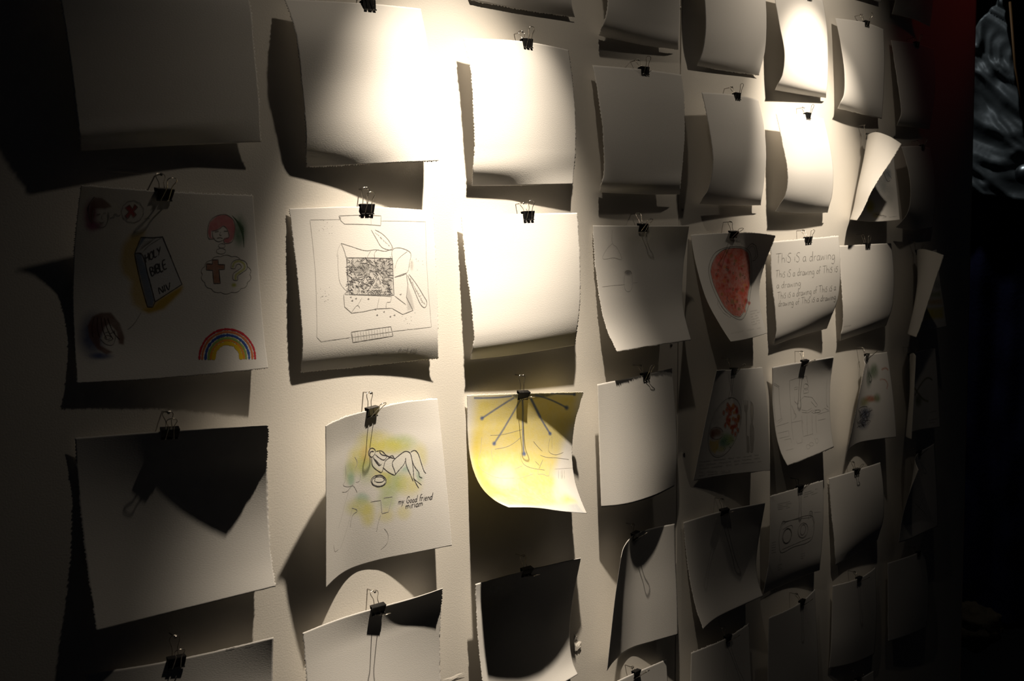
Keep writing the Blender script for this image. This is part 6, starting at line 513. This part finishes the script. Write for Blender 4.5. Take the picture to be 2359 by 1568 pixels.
         ('f',7,1,[(803,833),(810,843),(817,836),(825,844),(832,836),(839,845),(847,830),(854,849)]),('f',7,1,[(50,868),(53,852),(65,865),(70,853),(82,867),(87,856),(99,871),(104,860)]),('f',7,1,[(149,875),(152,857),(164,871),(169,859),(180,871),(185,860),(197,873),(201,857),(213,875),(219,864),(230,877),(234,861),(245,873),(252,866),(261,873),(267,864),(278,879)]),('f',7,1,[(315,862),(326,876),(332,865),(342,877),(347,863),(358,878),(364,866),(374,880),(380,868),(390,883),(396,870),(405,879),(411,867),(421,884),(427,865),(437,883),(443,870),(452,879),(458,869),(467,878),(474,867),(483,879),(489,869)]),('f',7,1,[(529,884),(535,870),(544,883),(550,868),(559,884),(566,868),(574,880),(581,870),(589,879),(596,865),(605,883)]),('f',7,1,[(641,864),(649,879),(656,869),(664,879),(671,865),(679,883),(686,871),(694,878),(701,869),(709,878),(716,865),(724,877),(731,870),(739,878),(746,869),(754,883),(761,869)]),('f',7,1,[(798,877),(805,868),(813,876),(820,864),(828,877),(835,862),(843,879),(850,861),(857,881),(865,866),(872,878)]),('f',7,1,[(55,899),(59,885),(71,899),(77,890),(88,900),(94,893),(104,900),(109,888),(122,903),(127,893),(139,906),(143,890),(155,905),(160,894),(171,905),(177,896),(189,910)]),('f',7,1,[(226,891),(237,907),(243,896),(254,912),(260,899),(270,907),(276,897),(287,910),(292,896),(303,913),(308,894),(319,909),(325,897),(335,911),(342,900),(351,911),(358,900),(368,916),(373,897),(384,911)]),('f',7,1,[(421,897),(432,915),(437,897),(448,915),(453,897),(463,913),(469,898),(479,913),(485,899),(494,911),(501,904)]),('f',7,1,[(541,914),(547,899),(557,917),(563,899),(572,913),(578,901),(587,910),(594,901)]),('f',7,1,[(633,911),(640,899),(648,910),(655,899),(663,911),(670,898),(679,915),(686,901),(694,914),(701,899),(709,914),(716,897),(724,916),(731,897),(739,912),(746,898),(754,909),(762,901),(769,912),(777,898),(784,912),(792,897),(800,910)]),
         ('f',7,1,[(837,898),(845,912),(853,893),(860,912),(868,898),(875,909),(883,898),(890,910)]),('f',7,1,[(61,936),(66,924),(78,937),(83,924),(95,938),(99,922),(112,942),(117,928)]),('f',7,1,[(163,946),(169,933),(179,943),(184,930),(197,948),(202,933),(213,946),(219,938),(231,954),(236,937),(248,955),(253,941),(264,952),(270,942),(281,955),(286,942),(297,957),(303,944),(314,960),(320,945)]),('f',7,1,[(363,961),(369,949),(379,961),(386,953),(396,965),(402,949),(412,966),(418,951)]),('f',7,1,[(460,968),(467,959),(476,968),(482,956),(493,975)]),('f',7,1,[(65,964),(70,954),(84,971),(87,952),(99,967),(104,954),(117,972),(121,954),(132,968),(138,958),(149,968)]),('f',7,1,[(188,957),(200,976),(205,960),(216,971),(221,959),(234,977),(239,963),(250,976),(255,964),(266,974),(272,966),(283,977),(289,964),(299,976),(305,962),(316,979),(322,965)]),('f',7,1,[(364,977),(371,968),(381,980),(387,966),(398,984),(404,969),(413,979),(420,969),(430,984),(436,966),(446,982),(452,972),(462,983),(468,971),(477,979),(484,970),(494,985)])]),
    '63': ([],
        [('f',8,0,[(18,161),(109,214)]),('f',8,0,[(10,175),(102,223),(121,536)]),('f',8,0,[(18,191),(24,569)]),('f',8,0,[(270,173),(395,166),(549,167),(587,254)]),('f',8,0,[(270,173),(294,428),(273,777)]),('f',8,0,[(356,260),(405,257),(407,282),(358,280),(356,260)]),('f',8,0,[(513,263),(535,246),(589,264),(592,295),(524,295)]),('f',8,0,[(517,303),(518,344),(604,346),(593,305)]),('f',8,0,[(441,411),(527,375),(665,406),(769,504),(732,519),(647,444)]),('f',8,0,[(360,349),(358,398),(406,435),(440,431)]),('f',8,0,[(478,506),(572,532),(661,517)]),('f',8,0,[(476,531),(587,555),(677,540)]),
         ('f',8,0,[(649,565),(713,546),(803,561),(801,582),(693,578),(649,560)]),('f',8,0,[(838,578),(895,557),(949,587),(977,592)]),('f',8,0,[(933,241),(933,532),(969,565)]),('f',8,0,[(472,565),(457,771)]),('f',8,0,[(568,571),(539,776)]),('f',8,0,[(656,586),(636,795)]),('f',8,0,[(727,599),(713,790)]),('f',8,0,[(763,600),(986,604)]),('f',8,0,[(285,603),(457,612)]),('f',8,0,[(321,796),(326,827),(418,829),(428,776)]),('f',8,0,[(456,776),(640,781)]),('f',8,0,[(33,667),(218,674),(211,727),(32,720)]),
         ('f',8,0,[(108,748),(228,755),(229,799)]),('f',8,0,[(91,853),(234,860)]),('f',8,0,[(44,553),(130,533),(135,548),(56,574)]),('f',8,0,[(18,597),(236,594)]),('f',8,0,[(307,430),(378,559),(323,580)]),('f',8,0,[(905,673),(756,665)]),('f',8,0,[(474,615),(483,646)]),('f',8,1,[(614,887),(610,892),(604,895),(594,897),(584,898),(572,897),(561,895),(551,892),(543,887),(538,882),(535,877),(536,872),(540,867),(547,864),(556,862),(566,861),(577,862),(588,864),(599,868),(607,872),(612,877),(615,882),(614,887)]),('f',8,1,[(715,872),(711,879),(706,884),(698,888),(690,890),(682,891),(674,889),(668,886),(663,881),(660,875),(659,868),(661,861),(665,855),(670,849),(677,845),(685,843),(693,842),(701,844),(708,847),(713,852),(716,858),(717,865),(715,872)]),('f',8,1,[(654,829),(656,850)]),('f',7,1,[(537,897),(532,903),(525,907),(516,910),(505,912),(495,912),(485,910),(476,906),(470,901),(466,896),(465,890),(466,884),(471,878),(478,874),(487,871),(497,869),(507,869),(517,871),(526,875),(533,880),(537,885),(538,891),(537,897)]),('p',9,1,[(819,574),(818,578),(813,582),(803,584),(791,585),(777,585),(761,584),(746,582),(733,579),(723,575),(715,570),(712,566),(714,562),(719,559),(728,557),(740,555),(755,555),(770,556),(785,559),(798,562),(809,566),(816,570),(819,574)]),
         ('f',7,1,[(600,286),(599,295),(594,302),(587,308),(577,311),(565,312),(553,311),(541,306),(531,300),(522,292),(517,283),(514,273),(515,264),(519,257),(525,251),(535,247),(546,246),(558,248),(571,252),(582,259),(591,267),(597,276),(600,286)]),('f',6,1,[(351,496),(332,512),(380,540),(343,563)])]),
    '64': ([('B',[(765,324),(797,331),(767,361)],(300,300,300),50,0,30)],
        [('p',13,1,[(188,354),(221,310),(420,310),(758,330),(818,374),(801,583),(448,599),(223,602),(174,477),(188,354)]),('p',9,1,[(213,371),(233,325),(771,352)]),('p',9,1,[(237,579),(788,567)]),('d',16,1,[(402,481),(393,500),(378,514),(359,525),(338,529),(315,528),(293,521),(274,509),(259,492),(249,473),(246,453),(250,433),(259,415),(274,400),(293,390),(315,386),(337,387),(359,393),(378,405),(392,421),(402,440),(405,461),(402,481)]),('p',9,1,[(416,486),(406,506),(389,522),(367,533),(342,538),(315,536),(289,527),(266,513),(248,495),(236,473),(232,451),(235,429),(246,409),(264,393),(286,382),(311,378),(338,379),(363,387),(386,401),(403,419),(415,440),(419,463),(416,486)]),('p',10,1,[(717,490),(707,510),(691,526),(669,536),(644,541),(617,538),(590,530),(566,515),(547,497),(534,475),(529,452),(532,430),(542,411),(560,395),(582,385),(608,380),(635,382),(661,391),(685,405),(703,423),(715,445),(720,468),(717,490)]),('p',16,1,[(671,467),(666,481),(657,493),(646,502),(633,506),(619,507),(606,502),(594,494),(585,483),(579,469),(576,454),(578,439),(583,426),(592,414),(603,405),(616,401),(630,401),(643,404),(655,412),(664,424),(670,437),(672,452),(671,467)]),('f',7,1,[(703,485),(695,504),(680,518),(661,528),(640,532),(617,531),(594,523),(574,511),(558,494),(547,475),(543,455),(546,435),(555,417),(570,403),(589,393),(612,389),(635,390),(657,397),(677,409),(692,426),(702,445),(706,465),(703,485)]),('p',10,1,[(237,376),(330,362),(412,366),(427,401)]),('d',14,1,[(210,320),(227,292),(279,302),(269,332)]),('p',12,1,[(726,369),(740,287),(787,296),(795,369),(820,414),(806,464)]),('f',8,1,[(125,104),(136,95),(146,105),(157,99),(167,108),(178,97),(189,108),(199,98),(210,109),(221,100),(231,109),(242,102),(253,112),(264,105),(274,113),(285,103),(296,114),(307,106),(317,115),(328,107),(339,116),(350,108),(361,116)]),
         ('f',8,1,[(129,124),(140,114),(150,123),(161,117),(171,124),(182,118),(192,125),(203,119),(213,126),(224,121),(234,127)]),('f',8,1,[(287,124),(298,130),(308,124),(319,132),(330,124),(340,134),(351,128),(362,135),(372,129),(383,138),(394,129)]),('f',8,1,[(134,138),(144,132),(154,142),(165,133),(175,143),(185,134),(196,142),(206,138),(217,145),(227,136),(237,145),(248,140),(258,147),(269,142),(279,150),(289,140),(300,152),(310,142),(321,152),(331,144)]),('f',8,1,[(138,159),(149,152),(159,160),(169,152),(179,160),(189,155),(199,161),(210,157),(220,166),(230,156),(240,164)]),('f',8,1,[(292,160),(302,171),(312,165),(323,171),(333,165),(343,172),(353,167),(364,174)]),('f',8,1,[(626,78),(638,69),(650,77),(662,69),(673,76),(685,67),(697,76),(709,70),(720,75),(732,68),(744,76),(756,68),(767,78),(779,70)]),('f',8,1,[(839,74),(851,64),(862,74),(874,66),(886,73)]),('f',8,1,[(626,97),(638,89),(650,98),(661,89),(673,98),(685,88),(697,97),(708,87),(720,99),(732,88),(744,98),(756,88),(767,96),(779,86),(791,95),(803,88),(814,96)]),('f',8,1,[(626,120),(638,111),(649,120),(661,109),(673,118),(685,110),(696,118),(708,109)]),('f',8,1,[(767,118),(779,111),(790,117),(802,110),(814,118),(826,110),(838,115),(850,110),(861,118),(873,108),(885,114)]),('f',8,1,[(33,469),(40,463),(49,473),(56,463),(64,474),(71,465),(80,473),(87,466),(95,474),(103,466),(111,476)]),('f',8,1,[(35,497),(42,490),(50,496),(58,490),(66,498),(73,492),(82,498),(89,492),(98,501),(105,495),(113,502)]),
         ('f',8,1,[(37,522),(44,516),(53,521),(60,514),(69,524),(76,518),(84,524),(91,518),(100,527),(107,519),(116,527)]),('f',8,1,[(40,548),(47,542),(55,547),(63,543),(71,550),(78,541),(87,550),(94,546),(103,552),(110,545),(118,552)]),('f',8,1,[(42,571),(49,566),(58,574),(65,569),(74,577),(81,567),(90,577),(97,569),(106,578),(113,571),(121,579)]),('f',8,1,[(619,715),(625,706),(634,716),(640,709),(649,716),(655,707),(664,715),(671,711),(679,717),(685,709),(694,717)]),('f',8,1,[(625,740),(630,732),(639,738),(645,731),(655,740),(660,732),(670,743),(675,733),(684,741),(691,735),(700,745)]),('f',8,1,[(630,761),(636,757),(645,763),(651,755),(661,766),(666,757),(676,767),(681,757)]),('f',6,1,[(211,599),(230,718)]),('f',6,1,[(624,611),(640,707)]),('f',6,1,[(815,308),(954,328)]),('f',8,1,[(191,731),(197,727),(208,736),(213,726),(223,733),(228,724),(239,733),(244,725),(255,734),(260,726),(271,734)]),('f',8,1,[(199,759),(204,748),(214,757),(221,752),(231,760),(236,750),(247,758),(253,753)]),('f',8,1,[(208,784),(212,773),(223,782),(228,774),(239,783),(245,778),(255,785),(260,775),(271,783),(277,778),(287,784)])]),
    '71': ([('B',[(888,409),(951,396),(883,499)],(160,220,300),75,0,60),('B',[(799,558),(891,547),(798,675)],(350,400,420),60,0,60),('B',[(877,639),(981,630),(871,805)],(450,470,460),50,0,60),('B',[(670,810),(730,806),(675,898)],(680,600,80),80,0,40),('B',[(744,916),(798,917),(746,956)],(600,500,100),50,0,30)],
        [('d',14,1,[(845,387),(894,487),(925,472)]),('d',10,1,[(889,369),(947,448)]),('p',9,1,[(744,917),(748,897),(755,918),(760,905),(766,923),(771,902),(777,923),(782,910),(788,933),(792,909),(798,933),(803,913),(809,937),(814,916),(819,935),(825,915),(830,939),(835,922),(840,942),(846,930),(851,949),(856,930),(861,950)]),('f',7,1,[(816,960),(821,951),(826,958),(831,949),(835,960),(840,945),(845,958),(850,946),(855,962),(859,946),(864,957)]),('f',7,1,[(888,941),(892,957),(897,947),(902,962),(907,946),(911,961),(916,947),(921,958),(926,945),(930,960),(935,942),(939,960),(945,943),(949,961),(954,946),(958,961),(964,943),(968,954),(973,947),(977,956)])]),
    '73': ([('B',[(681,200),(787,209),(677,299)],(120,200,100),80,0,50),('B',[(568,268),(636,275),(571,387)],(100,160,100),70,0,50),('B',[(609,510),(763,526),(609,553)],(500,160,60),80,0,50),('B',[(733,513),(799,519),(732,572)],(160,260,100),70,0,50),('B',[(456,528),(596,548),(465,589)],(300,300,80),70,0,50),('B',[(497,674),(659,694),(509,775)],(100,130,220),85,0,50),('B',[(475,790),(594,806),(486,860)],(120,150,240),70,0,50),('S',[(794,309),(889,318),(927,371),(905,423)],(500,120,50),90,11,20),('S',[(851,194),(927,184),(962,207)],(500,140,60),70,23,20)],
        [('d',9,1,[(435,664),(288,580),(528,757)]),('d',9,1,[(464,686),(653,642),(565,665)]),('d',9,1,[(484,638),(493,812),(612,611)]),('d',9,1,[(458,694),(498,801),(592,730)]),('d',9,1,[(446,705),(582,650),(369,676)]),('d',9,1,[(381,719),(522,830),(441,776)]),('d',9,1,[(327,712),(555,605),(300,570)]),('d',9,1,[(381,653),(513,804),(613,763)]),('d',9,1,[(593,705),(293,720),(428,603)]),('d',9,1,[(545,731),(467,623),(400,787)]),('d',9,1,[(449,791),(317,794),(378,793)]),('d',9,1,[(640,617),(441,810),(247,658)]),
         ('d',9,1,[(585,771),(500,609),(579,788)]),('d',9,1,[(321,750),(579,744),(585,611)]),('d',9,1,[(440,634),(483,748),(535,662)]),('d',9,1,[(323,745),(617,770),(567,813)])]),
    '82': ([('P',[(707,725),(984,753),(970,880),(619,855)],(750,620,40),90,31,40),('P',[(775,615),(982,635),(985,701),(758,678)],(660,420,100),70,28,40),('P',[(836,530),(985,538),(980,608),(823,581)],(300,380,140),70,28,40),('B',[(960,447),(1011,460),(949,510)],(300,350,350),50,0,30)],
        []),
    '83': ([('S',[(553,536),(807,358),(900,389)],(120,140,50),85,24,20),('S',[(553,449),(719,608),(814,652)],(200,200,50),85,27,20),('B',[(632,616),(709,628),(632,703)],(160,180,60),70,0,30)],
        [('p',8,1,[(839,804),(848,795),(856,802),(865,788),(873,804),(882,788),(890,799),(899,788),(907,799),(916,785),(924,797),(933,788),(941,796),(950,782)]),('p',8,1,[(821,902),(830,889),(838,900),(847,888),(855,901),(864,890),(873,897),(882,888),(890,896),(899,884),(906,899),(915,887),(923,895),(932,884),(940,895),(949,882),(957,893)]),('p',8,1,[(819,935),(829,919),(837,932),(846,922),(854,934),(863,924),(871,931),(880,921),(888,933),(897,924),(905,934),(914,920),(921,931),(930,924)])]),
    '14': ([],
        [('f',9,1,[(723,5),(750,6),(769,4),(776,5)]),('f',9,1,[(834,9),(842,9),(850,12),(858,11),(865,10),(873,8),(881,8)])]),
    '74': ([],
        [('f',8,1,[(112,902),(126,884),(140,901),(154,884),(169,905),(183,890),(198,902),(211,888)]),('f',8,1,[(284,907),(297,890),(314,913),(326,894),(343,912),(355,894),(374,922),(386,904),(403,918),(415,904),(433,922)])]),
    '84': ([],
        [('p',12,1,[(429,600),(638,757),(714,825)]),('p',10,1,[(422,705),(565,655),(648,588)])]),
    '72': ([],
        [('f',8,1,[(25,808),(30,797),(42,809),(46,792),(60,810),(64,797),(76,807),(80,792),(95,813),(98,797),(110,809),(115,799),(127,808),(132,799),(147,815),(149,798),(163,814),(166,798),(180,814),(183,798)])]),
}
SCREWS = [(0.4174, 0.0229, 'steel screw head beside the seam below the bulging blank sheet'), (0.4283, -0.4233, 'steel screw head beside the seam left of the plate of food'), (0.3874, -0.2212, 'steel screw head under the faint pencil jar drawing'), (0.4054, 0.3795, 'steel screw head on the seam at the top edge')]
LUMPS = [(-0.5750, -0.0009, 0.019, 0.0018, 0.0016, 1), (0.1419, -0.7077, 0.009, 0.008, 0.004, 2), (0.1376, -0.6907, 0.004, 0.006, 0.002, 5), (-0.1210, -0.6837, 0.02, 0.004, 0.001, 3)]
FOIL = [(2.5000, 0.3438, 0.7005), (2.5000, 0.1587, 0.8855), (2.5000, 0.0408, 0.1808), (2.5000, 0.3336, 0.2490)]
CLOTH = [(2.5300, 0.3457, 0.2760), (2.5300, 0.0506, 0.2131), (2.5300, 0.0129, -1.2847), (2.5300, 0.3092, -1.3479)]
CORD = [(2.4000, 0.1236, 0.8513), (2.4000, 0.0611, 0.4188)]
BALL = (2.3600, 0.0475, 0.2680)
BUNDLE = (2.3600, 0.1830, -1.2722)

for key, pts, ragged, N, uc, nail, tilt, label, short in SHEETS:
    wsh, lns = DRAW.get(key, ([], []))
    make_sheet(key, pts, ragged, wsh, lns, N, label, 'sheets clipped in rows on the board')
    make_clip(key, uc, [n / 1e4 for n in nail], tilt, short)

# ---------------------------------------------------------------- small things on the board
def screw(x, z, label):
    m = MB(); m.lathe([(-.004, .0012), (0, .0032), (.0009, .0030), (.0015, .0021), (.0016, .0010), (.0011, .0009), (.0010, .0002)], (0, 0, 0), (0, -1, 0), 14)
    m.box(-.0016, .0016, -.0018, -.0012, -.0003, .0003)
    o = m.build('screw', M_nail, None, False); o.location = (x, 0, z); tag(o, label, 'screw', 'screws beside the panel seam')
for x, z, l in SCREWS: screw(x, z, l)
def lump(name, x, z, lx, lz, ly, seed, label=None):
    n = 14; v = []; f = []
    for j in range(n):
        for i in range(n):
            a, b = i / (n - 1) * 2 - 1, j / (n - 1) * 2 - 1; rr = max(abs(a), abs(b)); h = max(0, 1 - rr ** 2) * (.6 + .4 * noise.noise(Vector((a * 3 + seed, b * 3, 0))))
            v.append((a * lx, -.0001 - ly * h, b * lz + .1 * lz * math.sin(a * 5)))
    for j in range(n - 1):
        for i in range(n - 1): k = j * n + i; f.append((k, k + 1, k + n + 1, k + n))
    o = mesh(name, v, f, M_wall, wall, True); o.matrix_parent_inverse = wall.matrix_world.inverted(); o.location = (x, 0, z - ZB); return o
for x, z, lx, lz, ly, sd in LUMPS: lump('paint_blister', x, z, lx, lz, ly, sd)

# ---------------------------------------------------------------- beyond the board: crumpled plastic, blue cloth, cord, ball, bundle
def drape(name, corners, n, m_, mat, amp, kind, label, cat, push):
    c = [Vector(p) for p in corners]; nv = push; v = []; f = []
    for j in range(m_):
        for i in range(n):
            a, b = i / (n - 1), j / (m_ - 1); p = (c[0] * (1 - a) + c[1] * a) * (1 - b) + (c[3] * (1 - a) + c[2] * a) * b
            if kind == 'crumple':
                q = Vector(((p.y + p.z) * 3.0, (p.y - p.z) * 8, 3)); w_ = Vector((noise.noise(q * .7), noise.noise(q * .7 + Vector((9, 4, 1))), 0))
                q = q + w_ * 1.1; h = (1 - abs(noise.noise(q))) * 1.1 + (1 - abs(noise.noise(q * 2.1 + Vector((5, 1, 0))))) * .45 + noise.noise(q * 5) * .10
            else:
                h = .5 * math.sin(p.y * 62 + 1.2 * math.sin(p.z * 3)) + .35 * math.sin(p.y * 27 + p.z) + .5 * noise.noise(Vector((p.y * 14, p.z * 7, 0)))
            v.append(p + Vector(nv) * h * amp)
    for j in range(m_ - 1):
        for i in range(n - 1): k = j * n + i; f.append((k, k + 1, k + n + 1, k + n))
    o = mesh(name, [p - c[3] for p in v], f, mat, None, True); o.location = c[3]
    md = o.modifiers.new('thickness', 'SOLIDIFY'); md.thickness = .002
    return tag(o, label, cat)
drape('plastic_drape', FOIL, 70, 70, M_foil, .05, 'crumple', 'crumpled grey plastic sheeting hanging beyond the board edge', 'drape', (-1, 0, 0))
drape('cloth_curtain', CLOTH, 80, 60, M_blue, .03, 'pleat', 'dark blue pleated cloth hanging below the crumpled plastic', 'curtain', (-1, 0, 0))
m = MB(); m.tube([CORD[0], [(a + b) / 2 + (0, .01, 0)[i] for i, (a, b) in enumerate(zip(*CORD))], CORD[1]], .004, 8)
o = m.build('hanging_cord', M_cord, None, True); tag(o, 'thin brown cord running down in front of the plastic sheeting', 'cord')
ball = empty('silver_ball', BALL); m = MB(); r_ = .035
m.lathe([(-r_ * math.cos(math.pi * k / 16), max(.0004, r_ * math.sin(math.pi * k / 16))) for k in range(17)], (0, 0, 0), (0, 0, 1), 24); m.build('sphere', M_chrome, ball, True)
m = MB(); m.lathe([(r_ - .002, .008), (r_ + .010, .008), (r_ + .011, .003)], (0, 0, 0), (0, 0, 1), 12); m.tube([(0, 0, r_ + .01), (0, 0, r_ + .12)], .001, 6); m.build('cap', M_nail, ball)
tag(ball, 'shiny silver ball at the right edge before the dark plastic', 'ball')
v = []; f = []; n = 24
for j in range(n):
    for i in range(n):
        a, b = 2 * math.pi * i / (n - 1), math.pi * j / (n - 1); d = Vector((math.sin(b) * math.cos(a), math.sin(b) * math.sin(a), math.cos(b)))
        h = 1 + .35 * noise.noise(d * 2.4 + Vector((3, 0, 0))) + .15 * noise.noise(d * 6); v.append((d.x * .09 * h, d.y * .10 * h, d.z * .07 * h))
for j in range(n - 1):
    for i in range(n - 1): k = j * n + i; f.append((k, k + n, k + n + 1, k + 1))
o = mesh('cloth_bundle', v, f, M_brown, None, True); o.location = BUNDLE; tag(o, 'crumpled brown bundle low down at the foot of the blue cloth', 'bundle')
